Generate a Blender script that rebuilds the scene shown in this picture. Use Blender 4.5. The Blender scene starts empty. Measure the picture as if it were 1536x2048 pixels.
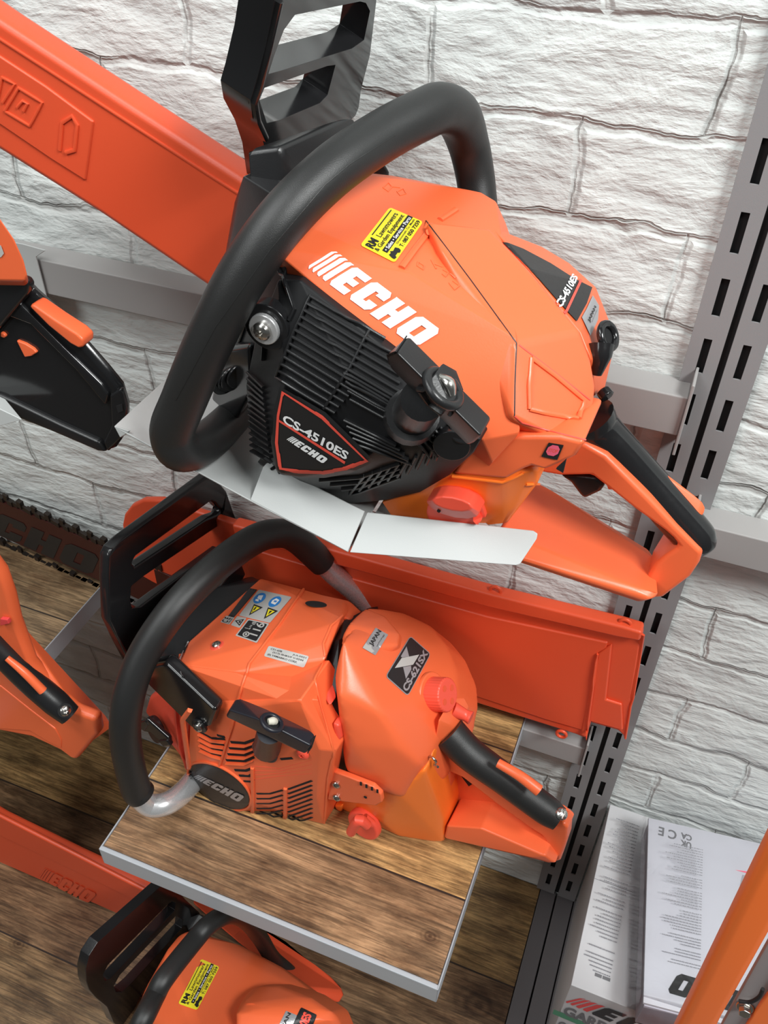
import bpy, bmesh, math, random
from mathutils import Vector, Matrix, noise
from mathutils.bvhtree import BVHTree
from mathutils.geometry import tessellate_polygon
random.seed(7)
SC = bpy.context.scene
COL = SC.collection

# ------------------------------------------------------------------ camera
FOC = 1764.8
CAMP = Vector((0.0, -0.66041, 1.6))
MR = ((0.9314216618, 0.3633891545, 0.0200501943),
      (0.2524733475, -0.6054838796, -0.7547492831),
      (-0.2621276344, 0.7080519712, -0.6557068776))
cd = bpy.data.cameras.new('camera'); cam = bpy.data.objects.new('camera', cd); COL.objects.link(cam)
cd.sensor_fit = 'VERTICAL'; cd.sensor_height = 36.0; cd.lens = 36.0 * FOC / 2048.0
cd.clip_start = 0.01; cd.clip_end = 50
X = Vector(MR[0]); Yd = Vector(MR[1]); F = Vector(MR[2])
R = Matrix((X, -Yd, -F)).transposed().to_4x4()
cam.matrix_world = Matrix.Translation(CAMP) @ R
SC.camera = cam

# ------------------------------------------------------------------ light
w = bpy.data.worlds.new('world'); SC.world = w; w.use_nodes = True
w.node_tree.nodes['Background'].inputs[0].default_value = (0.96, 1.0, 0.99, 1)
w.node_tree.nodes['Background'].inputs[1].default_value = 0.085
def area(name, loc, target, sx, sy, power, color=(1, 1, 1)):
    d = bpy.data.lights.new(name, 'AREA'); d.shape = 'RECTANGLE'; d.size = sx; d.size_y = sy
    d.energy = power; d.color = color
    o = bpy.data.objects.new(name, d); COL.objects.link(o); o.location = loc
    o.rotation_euler = (Vector(target) - Vector(loc)).to_track_quat('-Z', 'Y').to_euler()
    return o
area('ceiling_lamp_key', (1.25, -0.95, 2.9), (-0.1, -0.1, 1.0), 0.8, 0.45, 56, (0.98, 1.0, 0.985))
area('added_fill_light', (-0.9, -1.0, 3.0), (-0.3, -0.1, 0.9), 1.4, 0.5, 25, (0.97, 1.0, 0.99))  # added fill in place of ambient light, not a lamp of the shop
area('added_front_light', (-1.3, -2.3, 2.8), (-0.2, -0.1, 0.9), 1.0, 0.6, 18, (0.97, 1.0, 0.99))  # added to brighten front-facing surfaces, stands for no real lamp
SC.view_settings.view_transform = 'Standard'
SC.view_settings.look = 'None'
SC.view_settings.exposure = 0.10
SC.view_settings.gamma = 1.0
SC.view_settings.use_curve_mapping = False

# ------------------------------------------------------------------ geometry of the view: a pixel of the photo to a point of the place
def ray(px, py):
    return (X * (px - 768) + Yd * (py - 1024) + F * FOC) / FOC
def W(px, py, **k):
    d = ray(px, py); (a, val), = k.items(); i = 'xyz'.index(a)
    return CAMP + d * ((val - CAMP[i]) / d[i])
class Frame:
    def __init__(s, O, pitch, yaw):
        th = math.radians(pitch); ps = math.radians(yaw)
        s.u = Vector((math.cos(th) * math.cos(ps), math.cos(th) * math.sin(ps), -math.sin(th)))
        s.v = Vector((-math.sin(ps), math.cos(ps), 0)); s.w = s.u.cross(s.v); s.O = Vector(O)
    def P(s, px, py, v):
        d = ray(px, py); return CAMP + d * ((v - CAMP.dot(s.v)) / d.dot(s.v))
    def U(s, px, py, u):
        d = ray(px, py); return CAMP + d * ((u - (CAMP - s.O).dot(s.u)) / d.dot(s.u))
    def Wp(s, px, py, w):
        d = ray(px, py); return CAMP + d * ((w - (CAMP - s.O).dot(s.w)) / d.dot(s.w))
    def vec(s, a, b, c): return s.u * a + s.v * b + s.w * c

# ------------------------------------------------------------------ materials
def mat(name, col, rough=0.4, metal=0.0, spec=0.5, bump=0.0, bscale=400, coat=0.0, trans=0.0, sss=0.0):
    m = bpy.data.materials.new(name); m.use_nodes = True
    nt = m.node_tree; b = nt.nodes['Principled BSDF']
    b.inputs['Base Color'].default_value = (*col, 1); b.inputs['Roughness'].default_value = rough
    b.inputs['Metallic'].default_value = metal; b.inputs['Specular IOR Level'].default_value = spec
    b.inputs['Coat Weight'].default_value = coat
    b.inputs['Transmission Weight'].default_value = trans
    tc = nt.nodes.new('ShaderNodeTexCoord')
    n = nt.nodes.new('ShaderNodeTexNoise'); n.inputs['Scale'].default_value = bscale; n.inputs['Detail'].default_value = 3
    nt.links.new(tc.outputs['Object'], n.inputs['Vector'])
    if bump:
        bp = nt.nodes.new('ShaderNodeBump'); bp.inputs['Strength'].default_value = bump; bp.inputs['Distance'].default_value = 0.0006
        nt.links.new(n.outputs['Fac'], bp.inputs['Height']); nt.links.new(bp.outputs['Normal'], b.inputs['Normal'])
    mr = nt.nodes.new('ShaderNodeMapRange'); mr.inputs['To Min'].default_value = max(0, rough - 0.04); mr.inputs['To Max'].default_value = rough + 0.04
    nt.links.new(n.outputs['Fac'], mr.inputs['Value']); nt.links.new(mr.outputs['Result'], b.inputs['Roughness'])
    return m
M = {}
M['orange'] = mat('orange_plastic', (0.86, 0.145, 0.048), 0.36, bump=0.06, bscale=900)
M['scab'] = mat('scabbard_orange', (0.76, 0.088, 0.030), 0.42, bump=0.1, bscale=900)
M['red_or'] = mat('cap_orange', (0.85, 0.09, 0.05), 0.38)
M['tank'] = mat('translucent_tank_orange', (0.98, 0.20, 0.025), 0.32)
M['black'] = mat('black_gloss_plastic', (0.012, 0.012, 0.013), 0.16, bump=0.02)
M['satin'] = mat('black_satin_plastic', (0.013, 0.013, 0.014), 0.34, bump=0.1, bscale=1200)
M['rubber'] = mat('black_rubber_grip', (0.016, 0.016, 0.016), 0.40, bump=0.25, bscale=2500)
M['navy'] = mat('dark_pull_grip', (0.013, 0.014, 0.021), 0.38, bump=0.1)
M['fin'] = mat('black_fin_plastic', (0.010, 0.010, 0.011), 0.42, spec=0.3)
M['paper'] = mat('booklet_cover', (0.50, 0.50, 0.545), 0.4)
M['alu'] = mat('brushed_aluminium', (0.72, 0.72, 0.73), 0.27, 0.65)
M['steel'] = mat('steel_screw', (0.55, 0.53, 0.5), 0.25, 1.0)
M['rope'] = mat('starter_rope', (0.6, 0.57, 0.48), 0.6)
M['grey'] = mat('grey_powder_coat', (0.265, 0.26, 0.265), 0.5, bump=0.15, bscale=1800)
M['ltgrey'] = mat('light_grey_powder_coat', (0.52, 0.535, 0.53), 0.48, bump=0.12, bscale=1800)
M['shelfgrey'] = mat('shelf_grey_powder_coat', (0.40, 0.42, 0.45), 0.45, bump=0.12, bscale=1800)
M['dark'] = mat('hollow_shade_black', (0.006, 0.006, 0.007), 0.8)  # near-black that paints shade in hollows, also colours the cable clip
M['basegrey'] = mat('dark_grey_metal', (0.16, 0.15, 0.155), 0.5, bump=0.1)
M['white'] = mat('white_print', (0.86, 0.86, 0.86), 0.45)
M['yellow'] = mat('yellow_sticker', (0.88, 0.75, 0.03), 0.4)
M['ink'] = mat('black_ink', (0.015, 0.015, 0.016), 0.45)
M['redline'] = mat('red_print', (0.82, 0.09, 0.06), 0.45)
M['silver'] = mat('silver_label', (0.42, 0.42, 0.44), 0.35, 0.4)
M['label'] = mat('pale_label', (0.48, 0.47, 0.45), 0.45)
M['blue'] = mat('blue_print', (0.02, 0.22, 0.62), 0.45)
M['pink'] = mat('pink_print', (0.85, 0.12, 0.2), 0.45)
M['bar'] = mat('bar_dark_red', (0.055, 0.012, 0.010), 0.35, 0.2)
M['chain'] = mat('chain_steel', (0.05, 0.04, 0.035), 0.35, 0.7)
M['card'] = mat('white_carton', (0.52, 0.52, 0.535), 0.5, bump=0.05)
M['inkgrey'] = mat('grey_ink', (0.15, 0.15, 0.16), 0.6)
M['inkpale'] = mat('faint_grey_ink', (0.22, 0.22, 0.24), 0.6)
M['green'] = mat('green_print', (0.07, 0.25, 0.14), 0.5)
M['redprint'] = mat('red_logo_print', (0.7, 0.06, 0.06), 0.5)
M['orange2'] = mat('painted_orange_steel', (0.90, 0.17, 0.025), 0.4, bump=0.05)
M['spine'] = mat('pale_lilac_board', (0.42, 0.40, 0.46), 0.5)

def wood_mat(name, pitch, off, cols, dark=0.5, gscale=1.0, knots=True, spots=()):
    m = bpy.data.materials.new(name); m.use_nodes = True; nt = m.node_tree; N = nt.nodes; L = nt.links
    b = N['Principled BSDF']; b.inputs['Roughness'].default_value = 0.38
    tc = N.new('ShaderNodeTexCoord'); sp = N.new('ShaderNodeSeparateXYZ'); L.new(tc.outputs['Object'], sp.inputs[0])
    def math_(op, a, bb=None, c=None):
        n = N.new('ShaderNodeMath'); n.operation = op
        for i, v in enumerate((a, bb, c)):
            if v is None: continue
            if isinstance(v, (int, float)): n.inputs[i].default_value = v
            else: L.new(v, n.inputs[i])
        return n.outputs[0]
    t = math_('DIVIDE', math_('SUBTRACT', sp.outputs[1], off), pitch)
    idx = math_('FLOOR', t); fr = math_('FRACT', t)
    # plank tone
    modn = math_('FRACT', math_('MULTIPLY', math_('ADD', idx, 100.0), 0.3571))
    ramp = N.new('ShaderNodeValToRGB'); e = ramp.color_ramp
    e.elements[0].position = 0.0; e.elements[0].color = (*cols[0], 1); e.elements[1].position = 1.0; e.elements[1].color = (*cols[-1], 1)
    for i, c in enumerate(cols[1:-1]):
        q = e.elements.new((i + 1) / (len(cols) - 1)); q.color = (*c, 1)
    L.new(modn, ramp.inputs[0])
    # grain coordinates: x stretched, bent by soft noise, shifted per plank
    cb = N.new('ShaderNodeCombineXYZ')
    L.new(math_('MULTIPLY', sp.outputs[0], 3.2 * gscale), cb.inputs[0])
    L.new(math_('MULTIPLY', sp.outputs[1], 34.0 * gscale), cb.inputs[1])
    L.new(math_('MULTIPLY', idx, 7.3), cb.inputs[2])
    n1 = N.new('ShaderNodeTexNoise'); n1.inputs['Scale'].default_value = 1.5; n1.inputs['Detail'].default_value = 10; n1.inputs['Roughness'].default_value = 0.7; n1.inputs['Distortion'].default_value = 1.1
    L.new(cb.outputs[0], n1.inputs['Vector'])
    r1 = N.new('ShaderNodeValToRGB'); r1.color_ramp.elements[0].position = 0.36; r1.color_ramp.elements[0].color = (0, 0, 0, 1); r1.color_ramp.elements[1].position = 0.62; r1.color_ramp.elements[1].color = (1, 1, 1, 1)
    L.new(n1.outputs['Fac'], r1.inputs[0])
    cb2 = N.new('ShaderNodeCombineXYZ')
    L.new(math_('MULTIPLY', sp.outputs[0], 14 * gscale), cb2.inputs[0]); L.new(math_('MULTIPLY', sp.outputs[1], 260 * gscale), cb2.inputs[1]); L.new(idx, cb2.inputs[2])
    n2 = N.new('ShaderNodeTexNoise'); n2.inputs['Scale'].default_value = 1.0; n2.inputs['Detail'].default_value = 7; n2.inputs['Distortion'].default_value = 1.6
    L.new(cb2.outputs[0], n2.inputs['Vector'])
    r2 = N.new('ShaderNodeValToRGB'); r2.color_ramp.elements[0].position = 0.38; r2.color_ramp.elements[0].color = (0.35, 0.35, 0.35, 1); r2.color_ramp.elements[1].position = 0.6; r2.color_ramp.elements[1].color = (1.1, 1.1, 1.1, 1)
    L.new(n2.outputs['Fac'], r2.inputs[0])
    mx = N.new('ShaderNodeMixRGB'); mx.blend_type = 'MULTIPLY'; mx.inputs[0].default_value = dark
    L.new(ramp.outputs[0], mx.inputs[1]); L.new(r1.outputs[0], mx.inputs[2])
    mx2 = N.new('ShaderNodeMixRGB'); mx2.blend_type = 'MULTIPLY'; mx2.inputs[0].default_value = 0.75
    L.new(mx.outputs[0], mx2.inputs[1]); L.new(r2.outputs[0], mx2.inputs[2])
    # blotches
    n3 = N.new('ShaderNodeTexNoise'); n3.inputs['Scale'].default_value = 34; n3.inputs['Detail'].default_value = 9; n3.inputs['Roughness'].default_value = .7; m3 = N.new('ShaderNodeMapping'); m3.inputs['Scale'].default_value = (0.42, 1, 1); L.new(tc.outputs['Object'], m3.inputs[0]); L.new(m3.outputs[0], n3.inputs['Vector'])
    r3 = N.new('ShaderNodeValToRGB'); r3.color_ramp.elements[0].position = 0.38; r3.color_ramp.elements[0].color = (0.34, 0.28, 0.25, 1); r3.color_ramp.elements[1].position = 0.6; r3.color_ramp.elements[1].color = (1.05, 1.05, 1.05, 1)
    L.new(n3.outputs['Fac'], r3.inputs[0])
    mx3 = N.new('ShaderNodeMixRGB'); mx3.blend_type = 'MULTIPLY'; mx3.inputs[0].default_value = 0.8
    L.new(mx2.outputs[0], mx3.inputs[1]); L.new(r3.outputs[0], mx3.inputs[2])
    # seams between the printed planks
    edge = math_('MINIMUM', fr, math_('SUBTRACT', 1.0, fr))
    seam = math_('LESS_THAN', edge, 0.006)
    last = mx3.outputs[0]
    if knots:
        cbk = N.new('ShaderNodeCombineXYZ'); L.new(math_('MULTIPLY', sp.outputs[0], 3.1), cbk.inputs[0]); L.new(math_('MULTIPLY', sp.outputs[1], 6.2), cbk.inputs[1])
        vo = N.new('ShaderNodeTexVoronoi'); vo.inputs['Scale'].default_value = 1.25; vo.inputs['Randomness'].default_value = 1.0; L.new(cbk.outputs[0], vo.inputs['Vector'])
        rk = N.new('ShaderNodeValToRGB'); rk.color_ramp.elements[0].position = 0.02; rk.color_ramp.elements[0].color = (0.25, 0.2, 0.18, 1); rk.color_ramp.elements[1].position = 0.12; rk.color_ramp.elements[1].color = (1, 1, 1, 1)
        L.new(vo.outputs['Distance'], rk.inputs[0])
        mk = N.new('ShaderNodeMixRGB'); mk.blend_type = 'MULTIPLY'; mk.inputs[0].default_value = 0.8
        L.new(last, mk.inputs[1]); L.new(rk.outputs[0], mk.inputs[2]); last = mk.outputs[0]
    for (kx, ky, kr) in spots:      # single knots: rings darkening towards the heart
        dx = math_('MULTIPLY', math_('SUBTRACT', sp.outputs[0], kx), 0.75); dy = math_('SUBTRACT', sp.outputs[1], ky)
        dd = math_('DIVIDE', math_('SQRT', math_('ADD', math_('MULTIPLY', dx, dx), math_('MULTIPLY', dy, dy))), kr)
        dd = math_('ADD', dd, math_('MULTIPLY', math_('SUBTRACT', n3.outputs['Fac'], 0.5), 0.5))
        fall = N.new('ShaderNodeMapRange'); fall.inputs['From Min'].default_value = 0.2; fall.inputs['From Max'].default_value = 1.0; fall.inputs['To Min'].default_value = 1.0; fall.inputs['To Max'].default_value = 0.0
        L.new(dd, fall.inputs['Value'])
        ringw = math_('ADD', math_('MULTIPLY', math_('SINE', math_('MULTIPLY', dd, 22.0)), 0.18), 0.70)
        mq = N.new('ShaderNodeMixRGB'); mq.blend_type = 'MULTIPLY'; L.new(math_('MULTIPLY', fall.outputs[0], ringw), mq.inputs[0]); L.new(last, mq.inputs[1]); mq.inputs[2].default_value = (0.16, 0.11, 0.09, 1); last = mq.outputs[0]
    ms = N.new('ShaderNodeMixRGB'); L.new(seam, ms.inputs[0]); L.new(last, ms.inputs[1]); ms.inputs[2].default_value = (0.03, 0.02, 0.015, 1)
    L.new(ms.outputs[0], b.inputs['Base Color'])
    bp = N.new('ShaderNodeBump'); bp.inputs['Strength'].default_value = 0.2; bp.inputs['Distance'].default_value = 0.0008
    L.new(n2.outputs['Fac'], bp.inputs['Height']); L.new(bp.outputs[0], b.inputs['Normal'])
    return m
kn = W(860, 1872, z=0.7476); k2n = W(958, 2010, z=0.355); k3n = W(38, 1888, z=0.355)
M['shelfwood'] = wood_mat('printed_oak_planks', 0.181, -0.25, [(0.95, 0.58, 0.23), (0.47, 0.27, 0.145), (0.90, 0.55, 0.22), (0.47, 0.27, 0.145)], 0.62, knots=False, spots=[(kn.x, kn.y, .011)])
M['leftwood'] = wood_mat('printed_grey_oak_planks', 0.181, -0.094, [(0.46, 0.30, 0.16), (0.36, 0.235, 0.13), (0.42, 0.28, 0.15)], 0.55)
M['tablewood'] = wood_mat('aged_plank_board', 0.192, -0.149, [(0.62, 0.38, 0.155), (0.31, 0.185, 0.10), (0.60, 0.37, 0.15), (0.38, 0.235, 0.115)], 0.62, knots=False, spots=[(k2n.x, k2n.y, .035), (k3n.x, k3n.y, .016)])

def wall_mat():
    m = bpy.data.materials.new('white_brick_wallpaper'); m.use_nodes = True; nt = m.node_tree; N = nt.nodes; L = nt.links
    b = N['Principled BSDF']; b.inputs['Roughness'].default_value = 0.62; b.inputs['Specular IOR Level'].default_value = 0.35
    tc = N.new('ShaderNodeTexCoord')
    mp = N.new('ShaderNodeMapping'); mp.inputs['Location'].default_value = (0.0, 0, 0); L.new(tc.outputs['Object'], mp.inputs[0])
    sp = N.new('ShaderNodeSeparateXYZ'); L.new(mp.outputs[0], sp.inputs[0])
    nz = N.new('ShaderNodeTexNoise'); nz.inputs['Scale'].default_value = 13; nz.inputs['Detail'].default_value = 4; nz.inputs['Roughness'].default_value = 0.55
    L.new(tc.outputs['Object'], nz.inputs['Vector'])
    vs = N.new('ShaderNodeVectorMath'); vs.operation = 'SUBTRACT'; L.new(nz.outputs['Color'], vs.inputs[0]); vs.inputs[1].default_value = (0.5, 0.5, 0.5)
    vm = N.new('ShaderNodeVectorMath'); vm.operation = 'SCALE'; L.new(vs.outputs[0], vm.inputs[0]); vm.inputs['Scale'].default_value = 0.030
    cb = N.new('ShaderNodeCombineXYZ'); L.new(sp.outputs[0], cb.inputs[0])
    sh = N.new('ShaderNodeMath'); sh.operation = 'SUBTRACT'; L.new(sp.outputs[2], sh.inputs[0]); sh.inputs[1].default_value = 1.4704 - 0.0703 * 40
    L.new(sh.outputs[0], cb.inputs[1])
    sx = N.new('ShaderNodeMath'); sx.operation = 'ADD'; L.new(sp.outputs[0], sx.inputs[0]); sx.inputs[1].default_value = 0.014 + 0.204 * 10
    L.new(sx.outputs[0], cb.inputs[0])
    va = N.new('ShaderNodeVectorMath'); va.operation = 'ADD'; L.new(cb.outputs[0], va.inputs[0]); L.new(vm.outputs[0], va.inputs[1])
    br = N.new('ShaderNodeTexBrick'); br.inputs['Scale'].default_value = 1.0
    br.inputs['Brick Width'].default_value = 0.204; br.inputs['Row Height'].default_value = 0.0703
    br.inputs['Mortar Size'].default_value = 0.0048; br.inputs['Mortar Smooth'].default_value = 0.75; br.offset = 0.42
    br.inputs['Color1'].default_value = (1, 1, 1, 1); br.inputs['Color2'].default_value = (0.8, 0.8, 0.8, 1); br.inputs['Mortar'].default_value = (0.9, 0.9, 0.9, 1)
    L.new(va.outputs[0], br.inputs['Vector'])
    # hairline cracks that follow the brick edges
    br2 = N.new('ShaderNodeTexBrick'); br2.inputs['Scale'].default_value = 1.0
    br2.inputs['Brick Width'].default_value = 0.204; br2.inputs['Row Height'].default_value = 0.0703
    br2.inputs['Mortar Size'].default_value = 0.0009; br2.inputs['Mortar Smooth'].default_value = 0.6; br2.offset = 0.42
    sft = N.new('ShaderNodeVectorMath'); sft.operation = 'ADD'; L.new(va.outputs[0], sft.inputs[0]); sft.inputs[1].default_value = (0.001, -0.0042, 0)
    L.new(sft.outputs[0], br2.inputs['Vector'])
    brk = N.new('ShaderNodeTexNoise'); brk.inputs['Scale'].default_value = 11; brk.inputs['Detail'].default_value = 3; L.new(tc.outputs['Object'], brk.inputs['Vector'])
    rb = N.new('ShaderNodeValToRGB'); rb.color_ramp.elements[0].position = 0.42; rb.color_ramp.elements[1].position = 0.60
    L.new(brk.outputs['Fac'], rb.inputs[0])
    crk = N.new('ShaderNodeMath'); crk.operation = 'MULTIPLY'; L.new(br2.outputs['Fac'], crk.inputs[0]); L.new(rb.outputs[0], crk.inputs[1])
    # rough stone relief, streaked along the courses
    mp2 = N.new('ShaderNodeMapping'); mp2.inputs['Scale'].default_value = (0.55, 1, 1.35); mp2.inputs['Rotation'].default_value = (0, 0.12, 0); L.new(tc.outputs['Object'], mp2.inputs[0])
    n1 = N.new('ShaderNodeTexNoise'); n1.inputs['Scale'].default_value = 30; n1.inputs['Detail'].default_value = 7; n1.inputs['Roughness'].default_value = 0.52; n1.inputs['Distortion'].default_value = 0.25
    L.new(mp2.outputs[0], n1.inputs['Vector'])
    n4 = N.new('ShaderNodeTexNoise'); n4.inputs['Scale'].default_value = 95; n4.inputs['Detail'].default_value = 4; n4.inputs['Distortion'].default_value = 0.3
    L.new(mp2.outputs[0], n4.inputs['Vector'])
    def mm(op, a, bb):
        n = N.new('ShaderNodeMath'); n.operation = op
        for i, v in enumerate((a, bb)):
            if isinstance(v, (int, float)): n.inputs[i].default_value = v
            else: L.new(v, n.inputs[i])
        return n.outputs[0]
    h = mm('SUBTRACT', mm('MULTIPLY', n1.outputs['Fac'], 2.1), mm('MULTIPLY', br.outputs['Fac'], 0.55))
    h = mm('SUBTRACT', h, mm('MULTIPLY', crk.outputs[0], 0.5))
    h = mm('ADD', h, mm('MULTIPLY', n4.outputs['Fac'], 0.42))
    bp = N.new('ShaderNodeBump'); bp.inputs['Strength'].default_value = 0.55; bp.inputs['Distance'].default_value = 0.0075
    L.new(h, bp.inputs['Height']); L.new(bp.outputs[0], b.inputs['Normal'])
    rc = N.new('ShaderNodeValToRGB'); rc.color_ramp.elements[0].position = 0.3; rc.color_ramp.elements[0].color = (0.60, 0.625, 0.615, 1); rc.color_ramp.elements[1].position = 0.65; rc.color_ramp.elements[1].color = (0.755, 0.80, 0.785, 1)
    L.new(n1.outputs['Fac'], rc.inputs[0])
    mc = N.new('ShaderNodeMixRGB'); mc.blend_type = 'MULTIPLY'; L.new(crk.outputs[0], mc.inputs[0]); L.new(rc.outputs[0], mc.inputs[1]); mc.inputs[2].default_value = (0.30, 0.28, 0.27, 1)
    # mortar slightly greyer in patches
    mo = N.new('ShaderNodeMixRGB'); mo.blend_type = 'MULTIPLY'; L.new(mm('MULTIPLY', br.outputs['Fac'], mm('MULTIPLY', rb.outputs[0], 0.75)), mo.inputs[0]); L.new(mc.outputs[0], mo.inputs[1]); mo.inputs[2].default_value = (0.6, 0.58, 0.57, 1)
    L.new(mo.outputs[0], b.inputs['Base Color'])
    return m
M['wall'] = wall_mat()

# ------------------------------------------------------------------ builders
def empty(name, loc, label, cat, group=None):
    o = bpy.data.objects.new(name, None); COL.objects.link(o); o.location = loc; o.empty_display_size = 0.05
    o['label'] = label; o['category'] = cat
    if group: o['group'] = group
    return o
def tag(o, label, cat, group=None):
    o['label'] = label; o['category'] = cat
    if group: o['group'] = group
    return o
def link(name, me, m, parent=None, smooth=True, label=None):
    o = bpy.data.objects.new(name, me); COL.objects.link(o)
    if m is not None and not me.materials: me.materials.append(m)
    if parent is not None:
        o.parent = parent
        if parent.parent is None: o.matrix_parent_inverse = Matrix.Translation(-parent.location)
    if smooth:
        for p in me.polygons: p.use_smooth = True
        me.set_sharp_from_angle(angle=math.radians(38))
    if label: o['label'] = label
    return o
def tomesh(bm, name):
    me = bpy.data.meshes.new(name); bmesh.ops.recalc_face_normals(bm, faces=bm.faces); bm.to_mesh(me); bm.free(); return me
def bev(o, wdt, seg=3, ang=30):
    if wdt:
        b = o.modifiers.new('bevel', 'BEVEL'); b.width = wdt; b.segments = seg; b.limit_method = 'ANGLE'; b.angle_limit = math.radians(ang); b.harden_normals = False
        wn = o.modifiers.new('wn', 'WEIGHTED_NORMAL'); wn.keep_sharp = False
        for p in o.data.polygons: p.use_smooth = True
        a = o.data.attributes.get('sharp_edge')
        if a: o.data.attributes.remove(a)
    return o
def hull(name, pts, m, parent, ext=(), b=0.003, seg=3, dis=True, soft=0, vox=.0022):
    pts = [Vector(p) for p in pts]; allp = list(pts)
    for e in ext: allp += [p + e for p in pts]
    bm = bmesh.new(); vs = [bm.verts.new(p) for p in allp]
    r = bmesh.ops.convex_hull(bm, input=vs)
    bmesh.ops.delete(bm, geom=[v for v in bm.verts if not v.link_faces], context='VERTS')
    if dis: bmesh.ops.dissolve_limit(bm, angle_limit=math.radians(4), verts=bm.verts, edges=bm.edges)
    if soft:
        o = link(name, tomesh(bm, name), m, parent)
        r = o.modifiers.new('fill', 'REMESH'); r.mode = 'VOXEL'; r.voxel_size = vox; r.use_smooth_shade = True
        q = o.modifiers.new('soften', 'SMOOTH'); q.factor = .5; q.iterations = soft
        return o
    return bev(link(name, tomesh(bm, name), m, parent), b, seg, 14)
def prism(name, loops, off, m, parent, b=0.002, seg=2):
    """flat outline (first loop) with holes (other loops), given thickness by the vector off"""
    loops = [[Vector(p) for p in lp] for lp in loops]
    tri = tessellate_polygon(loops); flat = [p for lp in loops for p in lp]; n = len(flat)
    bm = bmesh.new(); A = [bm.verts.new(p) for p in flat]; B = [bm.verts.new(p + off) for p in flat]
    if len(loops) == 1:
        bm.faces.new(A); bm.faces.new(B[::-1])
    else:
        for t in tri:
            try: bm.faces.new([A[i] for i in t]); bm.faces.new([B[i] for i in t][::-1])
            except ValueError: pass
    k = 0
    for lp in loops:
        q = len(lp)
        for i in range(q):
            a, c = k + i, k + (i + 1) % q
            bm.faces.new([A[a], A[c], B[c], B[a]])
        k += q
    if len(loops) > 1: bmesh.ops.dissolve_limit(bm, angle_limit=math.radians(1), verts=bm.verts, edges=bm.edges)
    return bev(link(name, tomesh(bm, name), m, parent), b, seg, 35)
def box(name, a, c, m, parent=None, b=0.001):
    a = Vector(a); c = Vector(c); pts = [(x, y, z) for x in (a.x, c.x) for y in (a.y, c.y) for z in (a.z, c.z)]
    return hull(name, pts, m, parent, b=b, seg=2)
def catmull(pts, n=8):
    P = [pts[0] * 2 - pts[1]] + pts + [pts[-1] * 2 - pts[-2]]; out = []
    for i in range(1, len(P) - 2):
        for k in range(n):
            t = k / n; a, b_, c, d = P[i - 1], P[i], P[i + 1], P[i + 2]
            out.append(0.5 * ((2 * b_) + (c - a) * t + (2 * a - 5 * b_ + 4 * c - d) * t * t + (3 * b_ - a - 3 * c + d) * t ** 3))
    out.append(P[-2]); return out
def tube_bm(bm, pts, r, n=8, seg=20, caps=True, squash=None):
    """r: number or list per control point; squash=(vector, factor) flattens the section"""
    pts = [Vector(p) for p in pts]
    rr = r if isinstance(r, (list, tuple)) else [r] * len(pts)
    path = catmull([Vector((*p, )) for p in pts], n); rad = []
    for i in range(len(pts) - 1):
        for k in range(n): rad.append(rr[i] + (rr[i + 1] - rr[i]) * k / n)
    rad.append(rr[-1])
    T = [(path[min(i + 1, len(path) - 1)] - path[max(i - 1, 0)]).normalized() for i in range(len(path))]
    up = Vector((0, 0, 1)) if abs(T[0].z) < 0.9 else Vector((1, 0, 0))
    nrm = T[0].cross(up).normalized(); rings = []
    for i, p in enumerate(path):
        nrm = (nrm - T[i] * nrm.dot(T[i])).normalized(); bi = T[i].cross(nrm); ring = []
        for k in range(seg):
            a = 2 * math.pi * k / seg; o = (nrm * math.cos(a) + bi * math.sin(a)) * rad[i]
            if squash:
                s = squash[0].normalized(); o = o - s * o.dot(s) * (1 - squash[1])
            ring.append(bm.verts.new(p + o))
        rings.append(ring)
    for a, b_ in zip(rings, rings[1:]):
        for k in range(seg): bm.faces.new([a[k], a[(k + 1) % seg], b_[(k + 1) % seg], b_[k]])
    if caps: bm.faces.new(rings[0][::-1]); bm.faces.new(rings[-1])
def tube(name, pts, r, m, parent, n=8, seg=20, squash=None):
    bm = bmesh.new(); tube_bm(bm, pts, r, n, seg, True, squash)
    return link(name, tomesh(bm, name), m, parent)
def disc(name, c, nrm, r, h, m, parent, b=0.0008, seg=28, rib=0, squash=1.0):
    """short cylinder standing on c along nrm, ribbed round the side when rib is set"""
    nrm = Vector(nrm).normalized(); a = nrm.orthogonal().normalized(); q = nrm.cross(a); c = Vector(c)
    bm = bmesh.new(); lo = []; hi = []
    for k in range(seg):
        t = 2 * math.pi * k / seg; rr = r * (1 - (0.05 if rib and k % 2 else 0))
        o = a * math.cos(t) * rr + q * math.sin(t) * rr * squash
        lo.append(bm.verts.new(c + o)); hi.append(bm.verts.new(c + o + nrm * h))
    bm.faces.new(lo[::-1]); bm.faces.new(hi)
    for k in range(seg): bm.faces.new([lo[k], lo[(k + 1) % seg], hi[(k + 1) % seg], hi[k]])
    return bev(link(name, tomesh(bm, name), m, parent), b, 3, 50)
def screw(c, nrm, r, parent, m='steel', name='screw'):
    nrm = Vector(nrm).normalized(); a = nrm.orthogonal().normalized(); q = nrm.cross(a); c = Vector(c)
    bm = bmesh.new(); rings = []
    for (rr, hh) in ((1, 0), (1, .35), (.8, .6), (.45, .7), (.42, .35)):
        rings.append([bm.verts.new(c + (a * math.cos(2 * math.pi * k / 18) + q * math.sin(2 * math.pi * k / 18)) * r * rr * (1 if rr > .5 or k % 3 else .6) + nrm * hh * r) for k in range(18)])
    for x, y in zip(rings, rings[1:]):
        for k in range(18): bm.faces.new([x[k], x[(k + 1) % 18], y[(k + 1) % 18], y[k]])
    bm.faces.new(rings[-1])
    return link(name, tomesh(bm, name), M[m], parent)
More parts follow.
